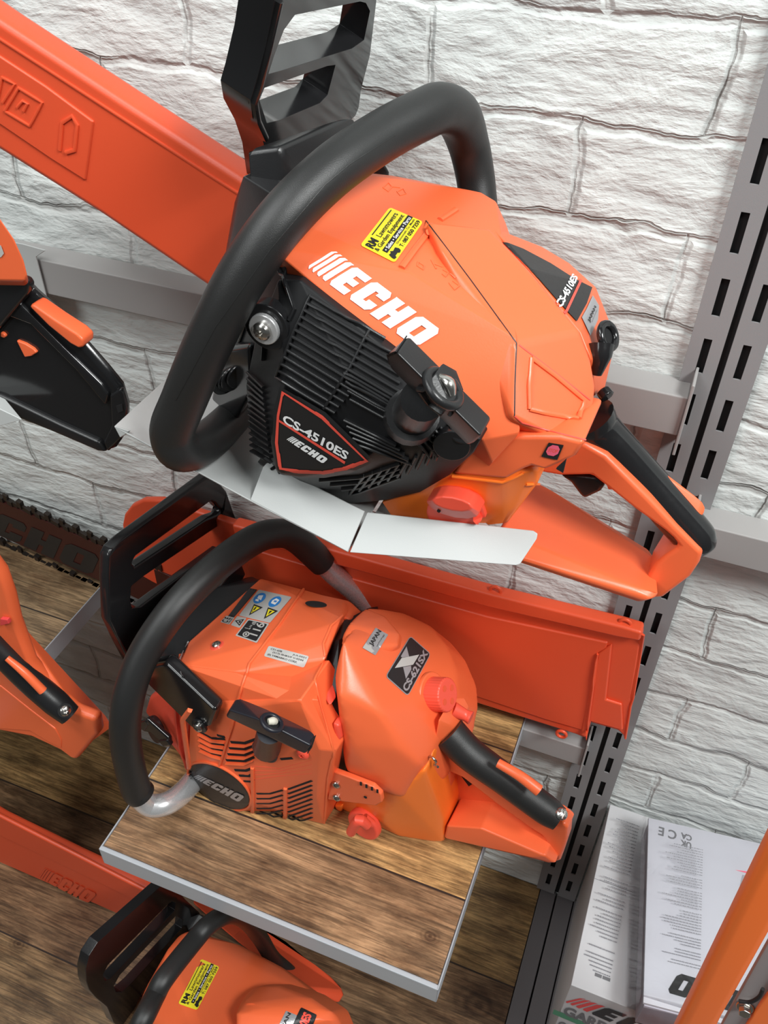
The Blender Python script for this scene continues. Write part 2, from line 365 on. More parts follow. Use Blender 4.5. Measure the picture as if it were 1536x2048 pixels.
def joined(name, meshes_fn, m, parent):
    bm = bmesh.new(); meshes_fn(bm); return link(name, tomesh(bm, name), m, parent)
def bm_box(bm, c, ax, ay, az):
    """box centred on c with half-axis vectors"""
    v = [bm.verts.new(c + ax * i + ay * j + az * k) for i in (-1, 1) for j in (-1, 1) for k in (-1, 1)]
    for f in ((0, 1, 3, 2), (4, 6, 7, 5), (0, 4, 5, 1), (2, 3, 7, 6), (0, 2, 6, 4), (1, 5, 7, 3)): bm.faces.new([v[i] for i in f])

class Surf:
    """the visible surface of finished meshes, for laying print, ribs and screws on it"""
    def __init__(s, objs):
        bpy.context.view_layer.update(); dg = bpy.context.evaluated_depsgraph_get(); s.t = []
        for o in objs:
            ev = o.evaluated_get(dg); me = ev.to_mesh(); mw = ev.matrix_world
            s.t.append(BVHTree.FromPolygons([mw @ v.co for v in me.vertices], [tuple(p.vertices) for p in me.polygons])); ev.to_mesh_clear()
        s.last = None
    def hit(s, px, py, lift=0.0):
        d = ray(px, py).normalized(); best = None
        for t in s.t:
            l, n, i, dist = t.ray_cast(CAMP, d)
            if l is not None and (best is None or dist < best[2]):
                if n.dot(d) > 0: n = -n
                best = (l, n, dist)
        if best is None:
            if s.last is None: return W(px, py, y=-0.2), Vector((0, -1, 0))
            l, n = s.last; k = (l - CAMP).dot(n) / d.dot(n); return CAMP + d * k + n * lift, n
        s.last = (best[0], best[1]); return best[0] + best[1] * lift, best[1]

# ---- print: letters and shapes drawn in a unit square (u right, v up), then laid on a surface
def rrect(u0, v0, u1, v1, ru=0.0, rv=0.0, n=4):
    if ru == 0: return [(u0, v0), (u1, v0), (u1, v1), (u0, v1)]
    out = []
    for cx, cy, a0 in ((u1 - ru, v0 + rv, -90), (u1 - ru, v1 - rv, 0), (u0 + ru, v1 - rv, 90), (u0 + ru, v0 + rv, 180)):
        for k in range(n + 1):
            a = math.radians(a0 + 90 * k / n); out.append((cx + ru * math.cos(a), cy + rv * math.sin(a)))
    return out
def ell(cx, cy, ru, rv, n=28): return [(cx + ru * math.cos(2 * math.pi * k / n), cy + rv * math.sin(2 * math.pi * k / n)) for k in range(n)]
_tc = {}
def text2d(s, bold=0.0):
    key = (s, bold)
    if key in _tc: return _tc[key]
    cu = bpy.data.curves.new('t', 'FONT'); cu.body = s; cu.size = 1; cu.offset = bold; cu.resolution_u = 3; cu.fill_mode = 'FRONT'
    ob = bpy.data.objects.new('t', cu); COL.objects.link(ob); bpy.context.view_layer.update()
    me = bpy.data.meshes.new_from_object(ob.evaluated_get(bpy.context.evaluated_depsgraph_get()))
    vs = [(v.co.x, v.co.y) for v in me.vertices]; fs = [tuple(p.vertices) for p in me.polygons]
    bpy.data.objects.remove(ob); bpy.data.curves.remove(cu); bpy.data.meshes.remove(me)
    if vs:
        x0 = min(v[0] for v in vs); x1 = max(v[0] for v in vs); y0 = min(v[1] for v in vs); y1 = max(v[1] for v in vs)
        vs = [((x - x0) / max(1e-6, x1 - x0), (y - y0) / max(1e-6, y1 - y0)) for x, y in vs]
    _tc[key] = (vs, fs); return vs, fs
def T(s, u0, v0, u1, v1, mt, bold=0.02, sk=0.0):
    vs, fs = text2d(s, bold); return ([(u0 + x * (u1 - u0) + sk * y * (v1 - v0), v0 + y * (v1 - v0)) for x, y in vs], fs, mt)
def Pg(poly, mt, holes=()):
    loops = [[Vector((a, b_, 0)) for a, b_ in lp] for lp in [poly, *holes]]
    return ([(p.x, p.y) for lp in loops for p in lp], [tuple(t) for t in tessellate_polygon(loops)], mt)
def echo_logo(mt, u0=0, v0=0, u1=1, v1=1, stripes=None, sk=0.05):
    """four rounded stripes and the heavy slanted word"""
    S = []
    def add(poly, holes=(), mm=None):
        f = lambda p: (u0 + (p[0] * (1 - sk) + sk * p[1]) * (u1 - u0), v0 + p[1] * (v1 - v0))
        S.append(Pg([f(p) for p in poly], mm or mt, [[f(p) for p in h] for h in holes]))
    for i, (x, wd) in enumerate(((0.0, 0.022), (0.036, 0.028), (0.079, 0.036), (0.130, 0.044))):
        add([(x, .10), (x + .015, 0.02), (x + wd, 0), (x + wd, .92), (x + wd + .012, 1), (x + .02, 1), (x, .9)], mm=stripes)
    x = .195; add([(x, .14), (x + .02, 0), (x + .15, 0), (x + .15, .25), (x + .075, .25), (x + .075, .39), (x + .135, .39), (x + .135, .61), (x + .075, .61), (x + .075, .75), (x + .155, .75), (x + .155, 1), (x + .02, 1), (x, .88)])
    x = .375; add([(x, .14), (x + .025, 0), (x + .155, 0), (x + .18, .14), (x + .18, .38), (x + .105, .38), (x + .105, .26), (x + .078, .26), (x + .078, .74), (x + .105, .74), (x + .105, .62), (x + .18, .62), (x + .18, .86), (x + .155, 1), (x + .025, 1), (x, .86)])
    x = .580; add([(x, 0), (x + .078, 0), (x + .078, .36), (x + .108, .36), (x + .108, 0), (x + .186, 0), (x + .186, 1), (x + .108, 1), (x + .108, .62), (x + .078, .62), (x + .078, 1), (x, 1)])
    x = .795; add([(x, .16), (x + .03, 0), (x + .175, 0), (x + .205, .16), (x + .205, .84), (x + .175, 1), (x + .03, 1), (x, .84)], [[(x + .08, .26), (x + .125, .26), (x + .125, .74), (x + .08, .74)]])
    return S
def refine(vs, fs, sx, sy, g):
    T_ = []
    for f in fs:
        for i in range(1, len(f) - 1): T_.append((f[0], f[i], f[i + 1]))
    for _ in range(7):
        mid = {}; out = []; ch = False
        def L(a, b_): return math.hypot((vs[a][0] - vs[b_][0]) * sx, (vs[a][1] - vs[b_][1]) * sy)
        def mp(a, b_):
            k = (min(a, b_), max(a, b_))
            if k not in mid: mid[k] = len(vs); vs.append(((vs[a][0] + vs[b_][0]) / 2, (vs[a][1] + vs[b_][1]) / 2))
            return mid[k]
        for a, b_, c in T_:
            s = [(x, y) for x, y in ((a, b_), (b_, c), (c, a)) if L(x, y) > g]
            if not s: out.append((a, b_, c)); continue
            ch = True
            while (a, b_) not in s or (len(s) == 2 and (b_, c) not in s): a, b_, c = b_, c, a
            if len(s) == 1: m_ = mp(a, b_); out += [(a, m_, c), (m_, b_, c)]
            elif len(s) == 2: m_ = mp(a, b_); n_ = mp(b_, c); out += [(a, m_, n_), (m_, b_, n_), (a, n_, c)]
            else: m_ = mp(a, b_); n_ = mp(b_, c); o_ = mp(c, a); out += [(a, m_, o_), (m_, b_, n_), (o_, n_, c), (m_, n_, o_)]
        T_ = out
        if not ch: break
    return vs, T_
def decal(name, quad, surf, parent, items, base=None, corner=0.06, asp=1.0, lift=0.0006, label=None, grain=5.0):
    """quad: photo corners TL,TR,BR,BL in reading direction. surf: Surf or None with quad of points"""
    quadp = [Vector(q) if len(q) == 3 else Vector((q[0], q[1], 0)) for q in quad]
    TL, TR, BR, BL = quadp
    def at(u, v, lf):
        q = BL * (1 - u) * (1 - v) + BR * u * (1 - v) + TR * u * v + TL * (1 - u) * v
        if surf is None:
            nn = (BR - BL).cross(TL - BL).normalized()
            if nn.dot(CAMP - BL) < 0: nn = -nn
            return q + nn * lf
        return surf.hit(q.x, q.y, lf)[0]
    me = bpy.data.meshes.new(name); V = []; Fc = []; MI = []; mats = []
    sx_ = max((TR - TL).length, (BR - BL).length); sy_ = max((TL - BL).length, (TR - BR).length)
    def put(vs, fs, mt, lf):
        if M[mt] not in mats: mats.append(M[mt])
        if surf is not None:
            vs, fs = refine(list(vs), list(fs), sx_, sy_, grain)
        k = len(V); V.extend(at(u, v, lf) for u, v in vs)
        for f in fs: Fc.append(tuple(i + k for i in f)); MI.append(mats.index(M[mt]))
    if base:
        n = 6; pts = []; rc = rrect(0, 0, 1, 1, corner, corner * asp)
        vs, fs, _ = Pg(rc, base)
        put(vs, fs, base, lift)
    L0 = lift + (0.00022 if base else 0)
    for j, it in enumerate(items): put(it[0], it[1], it[2], L0 + 0.00003 * j)
    me.from_pydata([tuple(p) for p in V], [], Fc)
    for mt in mats: me.materials.append(mt)
    for p, i in zip(me.polygons, MI): p.material_index = i
    o = bpy.data.objects.new(name, me); COL.objects.link(o)
    if parent is not None:
        o.parent = parent
        if parent.parent is None: o.matrix_parent_inverse = Matrix.Translation(-parent.location)
    if label: o['label'] = label
    return o
def ribs(name, lines, surf, m, parent, wd=0.0012, h=0.002, step=24):
    """raised ribs that follow a surface; lines are photo polylines"""
    bm = bmesh.new()
    for ln in lines:
        pts = []
        for a, c in zip(ln, ln[1:]):
            L = math.hypot(c[0] - a[0], c[1] - a[1]); k = max(1, int(L / step))
            for i in range(k): pts.append((a[0] + (c[0] - a[0]) * i / k, a[1] + (c[1] - a[1]) * i / k))
        pts.append(ln[-1]); H = [surf.hit(*p) for p in pts]
        rows = []
        for i, (p, n) in enumerate(H):
            t = (H[min(i + 1, len(H) - 1)][0] - H[max(i - 1, 0)][0]).normalized(); s = t.cross(n).normalized() * wd
            rows.append([bm.verts.new(q) for q in (p - s - n * h * .6, p - s * .8 + n * h * .8, p - s * .3 + n * h, p + s * .3 + n * h, p + s * .8 + n * h * .8, p + s - n * h * .6)])
        for a, c in zip(rows, rows[1:]):
            for k in range(5): bm.faces.new([a[k], a[k + 1], c[k + 1], c[k]])
        bm.faces.new(rows[0]); bm.faces.new(rows[-1][::-1])
    return link(name, tomesh(bm, name), m, parent)
# ------------------------------------------------------------------ the setting
def struct(o): o['kind'] = 'structure'; return o
struct(box('wall_back', (-2.2, 0.0, 0.0), (1.6, 0.08, 2.6), M['wall'], b=0))
M['floor'] = mat('dark_floor', (0.10, 0.085, 0.07), 0.6)
struct(box('floor', (-2.2, -3.0, -0.05), (1.6, 0.08, 0.0), M['floor'], b=0))

# ------------------------------------------------------------------ slotted uprights
def upright(x0, x1, xs, zc, label):
    """channel with one column of slots; zc is the height of one slot's middle"""
    bm = bmesh.new(); yf, yb = -0.006, 0.0; sw = 0.0031; sl = 0.0152; zt, zb = 1.9, 0.36
    ex = Vector((1, 0, 0)); ey = Vector((0, 1, 0)); ez = Vector((0, 0, 1))
    def bb(xa, xb, ya, yb_, za, zb_): bm_box(bm, Vector(((xa + xb) / 2, (ya + yb_) / 2, (za + zb_) / 2)), ex * (xb - xa) / 2, ey * (yb_ - ya) / 2, ez * (zb_ - za) / 2)
    bb(x0, xs - sw, yf - .0008, yf + .0008, zb, zt); bb(xs + sw, x1, yf - .0008, yf + .0008, zb, zt)
    z = zc
    while z + 0.05 < zt: z += 0.05
    top = zt
    while z > zb + .03:
        bb(xs - sw, xs + sw, yf - .0008, yf + .0008, z + sl, top); top = z - sl; z -= 0.05
    bb(xs - sw, xs + sw, yf - .0008, yf + .0008, zb, top)
    bb(x0, x0 + .0012, yf, yb - .0002, zb, zt); bb(x1 - .0012, x1, yf, yb - .0002, zb, zt)
    o = link('slotted_upright', tomesh(bm, 'slotted_upright'), M['grey'])
    tag(o, label, 'shelf upright', 'slotted uprights on the brick wall')
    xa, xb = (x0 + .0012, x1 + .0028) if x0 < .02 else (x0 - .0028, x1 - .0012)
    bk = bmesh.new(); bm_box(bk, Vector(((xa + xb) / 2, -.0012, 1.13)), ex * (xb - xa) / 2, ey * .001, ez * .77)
    h = link('channel_shade', tomesh(bk, 'channel_shade'), M['dark'], o)  # near-black sheet paints the shade inside the slots and the gap
    return o
upright(.0082, .0335, .0210, 1.3941, 'left one of two grey slotted metal uprights, holding the white display rail')
upright(.0390, .0632, .0500, 1.2951, 'right one of two grey slotted metal uprights, beside the white carton')

# ------------------------------------------------------------------ rails between the uprights
def rail(name, x0, x1, z0, z1, label, hook=None):
    t = empty(name, ((x0 + x1) / 2, -.001, z0), label, 'rail')
    box('crossbar', (x0, -.030, z0), (x1, -.0005, z1), M['railgrey'], t, b=.0015)
    if hook is not None:
        sx = -1 if hook > (x0 + x1) / 2 else 1
        box('end_hook', (hook - .0012, -.034, z0 - .016), (hook + .0012, -.004, z1 + .014), M['railgrey'], t, b=.0006)
    return t
M['railgrey'] = mat('rail_grey_powder_coat', (0.35, 0.34, 0.335), 0.5, bump=0.12, bscale=1800)
rail('wall_rail', -1.2, .0185, 1.1815, 1.2185, 'grey metal crossbar behind the large black and orange chainsaw', .0195)
rail('wall_rail', .054, .9, 1.0640, 1.0990, 'grey metal crossbar right of the uprights, level with the large rear handle', .0515)
rail('wall_rail', -1.2, .0185, .7090, .7425, 'grey metal crossbar under the back edge of the plank shelf', .0195)

# ------------------------------------------------------------------ shelves
SZ = 0.7476
def shelf(x0, x1, y0, z, wood, label, lip=.028):
    t = empty('display_shelf', ((x0 + x1) / 2, (y0) / 2, z - lip), label, 'shelf', None)
    bm = bmesh.new(); ex = Vector((1, 0, 0)); ey = Vector((0, 1, 0)); ez = Vector((0, 0, 1))
    def bb(a, c): a = Vector(a); c = Vector(c); bm_box(bm, (a + c) / 2, ex * (c.x - a.x) / 2, ey * (c.y - a.y) / 2, ez * (c.z - a.z) / 2)
    bb((x0, y0, z - .0045), (x1, -.001, z - .002))
    bb((x0, y0, z - lip), (x1, y0 + .0045, z + .0008)); bb((x0, y0, z - lip), (x0 + .0016, -.001, z + .0012)); bb((x1 - .0016, y0, z - lip), (x1, -.001, z + .0012))
    tr = link('metal_tray', tomesh(bm, 'metal_tray'), M['shelfgrey'], t); bev(tr, .0008, 2)
    box('plank_panel', (x0 + .0022, y0 + .0055, z - .002), (x1 - .0022, -.001, z), wood, t, b=.0003)
    return t
main_shelf = shelf(-.4185, -.0545, -.3385, SZ, M['shelfwood'], 'wood-plank shelf in a grey metal tray, under the orange chainsaw with the silver handlebar')
left_shelf = shelf(-1.25, -.6325, -.3385, SZ, M['leftwood'], 'brown plank shelf at the left edge, under the dark guide bar')

# ------------------------------------------------------------------ lower table and base arms
TZ = 0.355
t = empty('plank_table', (-.9, -.35, 0), 'large aged-plank table at the bottom, lower than the plank shelves', 'table')
box('table_top', (-1.9, -.75, TZ - .03), (.0135, -.001, TZ), M['tablewood'], t, b=.0005)
for lx in (-1.85, -.06):
    box('leg', (lx, -.72, 0), (lx + .05, -.67, TZ - .03), M['basegrey'], t); box('leg', (lx, -.07, 0), (lx + .05, -.02, TZ - .03), M['basegrey'], t)
for x0, x1, s in ((.0145, .0365, 'left of the pair'), (.0385, .0620, 'right of the pair, along the carton')):
    tag(box('shelf_base_channel', (x0, -.55, TZ - .055), (x1, -.001, TZ + .001), M['basegrey'], b=.001), 'dark grey base channel running forward from the wall, ' + s, 'shelf base', 'base channels at the foot of the uprights')
t = empty('base_shelf', (.5, -.3, 0), 'dark base shelf at the right, under the white carton', 'shelf')
box('shelf_panel', (.0635, -.60, TZ - .03), (1.1, -.001, TZ), M['basegrey'], t); box('kick_board', (.0635, -.55, 0), (1.1, -.53, TZ - .03), M['basegrey'], t)
# ------------------------------------------------------------------ the large chainsaw (CS-4510ES) in its cradle
A = Frame((-.15, -.15, 1.22), 23.4, -2)
P = A.P
def PP(v, *pts): return [P(a, b, v) for a, b in pts]
def PV(*pts): return [P(*q) for q in pts]
saw = empty('chainsaw', (-.15, -.16, 1.17), 'large orange chainsaw with black finned starter side, held nose up in the white cradle', 'chainsaw')

# orange shroud
dn = A.vec(0, 0, -.045)
cover = hull('engine_cover', PV((545, 492, -.238), (565, 515, -.240), (779, 692, -.244), (860, 762, -.246), (965, 880, -.246), (985, 925, -.240),
      (590, 440, -.215), (820, 545, -.216), (1034, 677, -.2165), (1040, 866, -.2385),
      (640, 335, -.150), (720, 345, -.125), (790, 352, -.118), (870, 372, -.112), (962, 384, -.100), (992, 402, -.100), (1012, 446, -.105), (1020, 470, -.110)),
      M['orange'], saw, ext=[A.vec(0, .03, -.07)], b=.007, seg=4)
rear = hull('air_filter_cover', PV((854, 441, -.172), (981, 456, -.150), (1060, 540, -.165), (1162, 662, -.180), (1183, 718, -.184), (1192, 770, -.190), (1188, 815, -.198), (1170, 885, -.205), (1110, 878, -.232),
      (1027, 688, -.2195), (1022, 835, -.2415), (880, 500, -.190)), M['orange'], saw, ext=[A.vec(-.004, .03, -.05)], b=.006, seg=4)
back = hull('rear_housing', PV((985, 455, -.130), (1022, 470, -.098), (1085, 494, -.092), (1140, 527, -.088), (1192, 574, -.092), (1218, 640, -.100), (1226, 705, -.108), (1210, 775, -.130), (1190, 790, -.150), (1183, 718, -.172), (1162, 664, -.166), (1060, 540, -.155)),
      M['orange'], saw, ext=[A.vec(-.01, .01, -.06)], b=.006, seg=4)
side = prism('side_panel', [PP(-.2375, (975, 880), (1030, 872), (1120, 872), (1170, 884), (1150, 915), (1090, 942), (1064, 934), (1048, 940), (1012, 960), (903, 950), (936, 905))], A.v * .05, M['orange'], saw, b=.003)
sf = Surf([cover, rear, back, side])

# panel seams, door and raised frame on the filter cover
ribs('cover_seam', [[(852, 441), (940, 558), (1033, 686)], [(1033, 686), (1030, 770), (1029, 832)]], sf, M['ink'], rear, wd=.0004, h=.0003, step=10)
ribs('door_frame', [[(1062, 716), (1110, 752), (1158, 792), (1167, 800), (1158, 838)], [(1062, 716), (1058, 770), (1059, 818)], [(1059, 818), (1100, 828), (1158, 838)]], sf, M['orange'], rear, wd=.0016, h=.0016, step=10)
ribs('door_seam', [[(1038, 690), (1110, 745), (1180, 800)], [(1029, 832), (1045, 846), (1100, 862), (1172, 880)]], sf, M['redline'], rear, wd=.0005, h=.0004, step=10)
ribs('raised_rib', [[(803, 537), (830, 500), (858, 464)], [(880, 441), (905, 425), (912, 420)]], sf, M['orange'], cover, wd=.0022, h=.0018, step=8)
ribs('moulded_mark', [[(766, 376), (776, 366), (784, 374), (776, 384), (766, 376)], [(784, 374), (800, 376)], [(794, 384), (806, 378), (812, 388), (800, 392), (794, 384)]], sf, M['orange'], cover, wd=.0005, h=.0006, step=8)
ribs('moulded_mark', [[(836, 524), (848, 532), (846, 540), (834, 532), (836, 524)], [(862, 520), (872, 538)], [(868, 528), (884, 534)], [(886, 540), (896, 546), (890, 554), (884, 548)], [(900, 548), (912, 556)], [(905, 562), (918, 572), (908, 580), (898, 566)]], sf, M['orange'], cover, wd=.0005, h=.0006, step=8)

# print and stickers
decal('brand_logo', [(657, 493), (884, 662), (843, 703), (613, 535)], Surf([cover]), cover, echo_logo('white'), label='white four-striped word ECHO')
sticker_items = [T('RM', .04, .66, .25, .90, 'ink', .05), T('Lawnmowers', .33, .68, .93, .83, 'ink', .01), Pg(rrect(.30, .895, .95, .925), 'ink'),
    T('& Garden Equipment', .04, .475, .95, .64, 'ink', .015), Pg(rrect(.10, .30, .99, .45), 'ink'),
    T('• Sales • Service • Parts', .13, .325, .96, .43, 'white', .015), T('Drumconrath, Co. Meath', .36, .20, .96, .27, 'ink', .01), T('T: 087 050 7259', .34, .05, .97, .165, 'ink', .02),
    Pg([(.05, .12), (.08, .24), (.13, .22), (.15, .27), (.19, .20), (.27, .22), (.29, .12), (.27, .05), (.22, .03), (.2, .08), (.12, .08), (.1, .03), (.05, .05)], 'ink')]
decal('dealer_sticker', [(720, 492), (779, 416), (846, 445), (789, 527)], Surf([cover]), cover, sticker_items, base='yellow', corner=.06, asp=1.2, label='yellow dealer sticker with black print')
decal('model_plate', [(1100, 590), (1153, 545), (1183, 575), (1152, 644)], Surf([back]), back, [], base=None)
me_pts = [(1006, 484), (1045, 499), (1100, 528), (1150, 560), (1183, 576), (1172, 608), (1152, 644), (1110, 598), (1060, 540)]
def poly_decal(name, pts, surf, parent, mt, lift=.0004, label=None):
    x0, x1 = min(p[0] for p in pts), max(p[0] for p in pts); y0, y1 = min(p[1] for p in pts), max(p[1] for p in pts)
    q = [((x - x0) / (x1 - x0), 1 - (y - y0) / (y1 - y0)) for x, y in pts]
    return decal(name, [(x0, y0), (x1, y0), (x1, y1), (x0, y1)], surf, parent, [Pg(q, mt)], lift=lift, label=label)
sb = Surf([back, rear])
bpy.data.objects.remove(bpy.data.objects['model_plate'])
mp_ = poly_decal('model_plate', me_pts, sb, back, 'ink', .0008, 'black model plate reading CS-4510ES')
decal('model_text', [(1109, 607), (1143, 549), (1154, 558), (1121, 618)], sb, mp_ if False else back, [T('CS-4510ES', 0, 0, 1, 1, 'white', .04)], lift=.0013)
decal('red_stripe', [(1127, 625), (1158, 560), (1162, 563), (1131, 629)], sb, back, [Pg(rrect(0, 0, 1, 1), 'redline')], lift=.0013)
poly_decal('origin_label', [(1184, 592), (1196, 612), (1194, 640), (1179, 672), (1162, 636), (1172, 618)], sb, back, 'silver', .0008, 'silver label reading JAPAN')
decal('origin_text', [(1172, 642), (1186, 612), (1193, 618), (1180, 650)], sb, back, [T('JAPAN', 0, .3, 1, 1, 'ink', .03), T('technology', .1, 0, .9, .2, 'ink', 0)], lift=.0012)
ss = Surf([side, cover, rear])
decal('stop_label', [(1098, 884), (1128, 889), (1115, 919), (1083, 912)], ss, side, [Pg([(.32, .2), (.68, .2), (.88, .4), (.88, .7), (.68, .9), (.32, .9), (.12, .7), (.12, .4)], 'pink'), T('STOP', .22, .42, .8, .66, 'redline', .03)], base='ink', corner=.02, label='black label with a pink STOP octagon')

# starter housing, black and finned
st = hull('starter_housing', PV((556, 560, -.245), (600, 560, -.246), (790, 712, -.250), (850, 760, -.252), (962, 880, -.256), (948, 905, -.254), (900, 950, -.244), (840, 985, -.232), (775, 1000, -.222), (700, 1008, -.215),
      (620, 975, -.225), (545, 930, -.245), (500, 860, -.240), (492, 770, -.236), (510, 680, -.238), (535, 620, -.242),
      (572, 765, -.268), (600, 700, -.262), (700, 760, -.266), (800, 840, -.268), (745, 905, -.270), (700, 930, -.268), (600, 945, -.262), (563, 938, -.264), (548, 850, -.264)), M['fin'], saw, ext=[A.vec(0, .05, 0)], b=.004, seg=3)
s1 = Surf([st])
L = []
for i in range(13):
    f = i / 12; x0 = 620 - 64 * f; y0 = 592 + 162 * f
    xe = min(x0 + (y0 - 515 - .827 * (x0 - 565)) / .205 - 6 if i < 5 else 860 - 18 * max(0, i - 6), 800 - 0 * i)
    if i >= 9: xe = [700, 690, 680, 672][i - 9]
    L.append([(x0, y0), ((x0 + xe) / 2, y0 + .61 * (xe - x0) / 2), (xe, y0 + .60 * (xe - x0))])
for i in range(9): L.append([(662 + 6 * i + (0 if i < 3 else 4), 790 + 12 * i), (760 + 8 * i, 852 + 9 * i)] if i > 3 else [(690 + 4 * i, 745 + 17 * i), (800, 808 + 14 * i)])
L += [[(622, 590), (590, 665), (557, 752)], [(737, 662), (700, 735), (650, 815)]]
L += [[(800 + 16 * i, 850 + 1 * i), (846 + 14 * i, 892 - 3 * i), (862 + 13 * i, 912 - 4 * i)] for i in range(6)]
ribs('cooling_fins', L, s1, M['satin'], st, wd=.0011, h=.0026, step=14)
L2 = []
for i in range(13): L2.append([(730 + 17 * i, 948 - 6 * i + (0 if i < 5 else -(i - 5) * 2)), (700 + 19 * i, 985 - 7 * i - (0 if i < 6 else (i - 6) * 2))])
for i in range(16): L2.append([(498 + i * .5, 745 + 12 * i), (530 + i * 1.2, 775 + 11.5 * i)])
for i in range(4): L2.append([(640 + 22 * i, 958 + 9 * i), (720, 952 + 10 * i), (800, 930 + 9 * i - 6)])
ribs('front_fins', L2[13:29], s1, M['satin'], st, wd=.0011, h=.0022, step=14)
ribs('lower_fins', L2[:13] + L2[29:], s1, M['satin'], st, wd=.0011, h=.0022, step=14)

tri = [(571, 777), (650, 826), (733, 908), (738, 913), (700, 930), (650, 939), (600, 938), (564, 933), (557, 880), (561, 825)]
poly_decal('badge_plate', [(569, 770), (655, 820), (745, 908), (742, 918), (700, 938), (650, 947), (600, 946), (560, 940), (550, 880), (555, 820)], s1, st, 'ink', .0030, 'black shield badge with red outline')
bx0, bx1, by0, by1 = 550, 745, 770, 947
def bq(p): return ((p[0] - bx0) / (bx1 - bx0), 1 - (p[1] - by0) / (by1 - by0))
def ring2d(pts, wpx):
    cx = sum(p[0] for p in pts) / len(pts); cy = sum(p[1] for p in pts) / len(pts); out = []
    for x, y in pts:
        d = math.hypot(x - cx, y - cy); k = (d - wpx * 1.5) / d; out.append((cx + (x - cx) * k, cy + (y - cy) * k))
    return out
decal('badge_outline', [(bx0, by0), (bx1, by0), (bx1, by1), (bx0, by1)], s1, st, [Pg([bq(p) for p in tri], 'redline', [[bq(p) for p in ring2d(tri, 4)]])], lift=.0034)
decal('badge_line', [(565, 834), (696, 917), (694, 922), (564, 838)], s1, st, [Pg(rrect(0, 0, 1, 1), 'redline')], lift=.0034)
decal('badge_model_text', [(574, 822), (704, 899), (697, 914), (570, 838)], s1, st, [T('CS-4510ES', 0, 0, 1, 1, 'white', .03)], lift=.0034)
decal('badge_logo', [(587, 864), (662, 911), (655, 923), (578, 873)], s1, st, echo_logo('white'), lift=.0034)

# starter grip with rope knot
grip = hull('starter_grip', PV((817, 669, -.286), (984, 835, -.286), (963, 873, -.306), (792, 704, -.306), (772, 711, -.300), (946, 888, -.298), (779, 735, -.290), (936, 892, -.290)), M['satin'], saw, b=.0018, seg=3)
hullm = prism('grip_opening_shade', [PV((815, 672, -.2872), (793, 704, -.3068), (775, 711, -.3015), (780, 730, -.292))], A.vec(-.0007, 0, 0), M['dark'], grip, b=0)  # dark face paints the shade inside the open grip end
tube('stem', PV((845, 800, -.287), (826, 830, -.268)), [.012, .013], M['satin'], saw, n=3)
tube('stem_collar', PV((826, 828, -.272), (822, 836, -.262)), [.0155, .0165], M['satin'], saw, n=3)
sg = Surf([grip]); c, n = sg.hit(884, 779)
bm = bmesh.new(); a = n.orthogonal().normalized(); q = n.cross(a)
tube_bm(bm, [c + (a * math.cos(t) + q * math.sin(t)) * .0105 + n * .001 for t in [math.pi * 2 * k / 12 for k in range(13)]], .0026, 3, 10)
link('grip_eye', tomesh(bm, 'grip_eye'), M['satin'], grip)
disc('eye_shade', c - n * .0004, n, .0088, .0008, M['dark'], grip, b=0)  # dark disc paints the shade inside the eye
tube('rope_knot', [c + n * .002 + q * -.004 + a * .003, c + n * .005, c + n * .002 + q * .005 - a * .002], [.0028, .0036, .0028], M['steel'], saw, n=4, seg=10)
hull('grip_hub', PV((872, 745, -.300), (900, 760, -.292), (915, 800, -.300), (905, 822, -.309), (868, 800, -.309), (845, 775, -.309)), M['satin'], grip, ext=[A.vec(0, .01, 0)], b=.003)
ribs('hub_webbing', [[(838, 776), (866, 778), (872, 795), (880, 806), (900, 812), (902, 826)], [(842, 780), (860, 806), (886, 826)]], Surf([grip, bpy.data.objects['grip_hub']]), M['satin'], grip, wd=.0014, h=.0022, step=8)
# muffler-side odds under the grip
for (x, y, r) in ((905, 880, .011), (925, 858, .008)):
    c_, n_ = s1.hit(x, y); disc('housing_boss', c_, n_, r, .006, M['black'], st)

# front block, isolator screw and dark front fins
front = hull('front_housing', PV((486, 352, -.205), (556, 395, -.222), (575, 520, -.238), (560, 600, -.240), (520, 700, -.236), (496, 800, -.232), (440, 720, -.200), (440, 600, -.190), (452, 500, -.185), (470, 400, -.185)), M['satin'], saw, ext=[A.vec(.01, .08, 0)], b=.004)
sfr = Surf([front, st]); c_, n_ = sfr.hit(548, 640); n2 = (n_ + A.v * -1).normalized()
disc('isolator', c_, -A.v, .0150, .010, M['black'], front); disc('isolator_washer', c_ - A.v * .010, -A.v, .0098, .0035, M['alu'], front); screw(c_ - A.v * .0135, -A.v, .0058, front)
ribs('housing_edge', [[(555, 528), (575, 575), (590, 618), (580, 640)], [(497, 640), (475, 700), (462, 740)], [(505, 620), (530, 690), (528, 720)]], sfr, M['black'], front, wd=.0012, h=.002, step=10)
hull('oil_pump_cover', PV((440, 700, -.22), (500, 690, -.235), (505, 790, -.236), (470, 845, -.21), (420, 800, -.20)), M['black'], saw, ext=[A.v * .06], b=.004)
for k in range(4): disc('spring_ring', P(452 + 9 * k, 760 - 4 * k, -.222), A.vec(.9, -.4, .1), .012 - .001 * (k % 2), .002, M['black'], saw)
# right side: chain brake cover behind the handle
hull('clutch_cover', PV((735, 330, -.085), (770, 320, -.075), (783, 345, -.07), (720, 380, -.09), (600, 420, -.11), (540, 480, -.12)), M['satin'], saw, ext=[A.vec(0, .03, -.05)], b=.003)

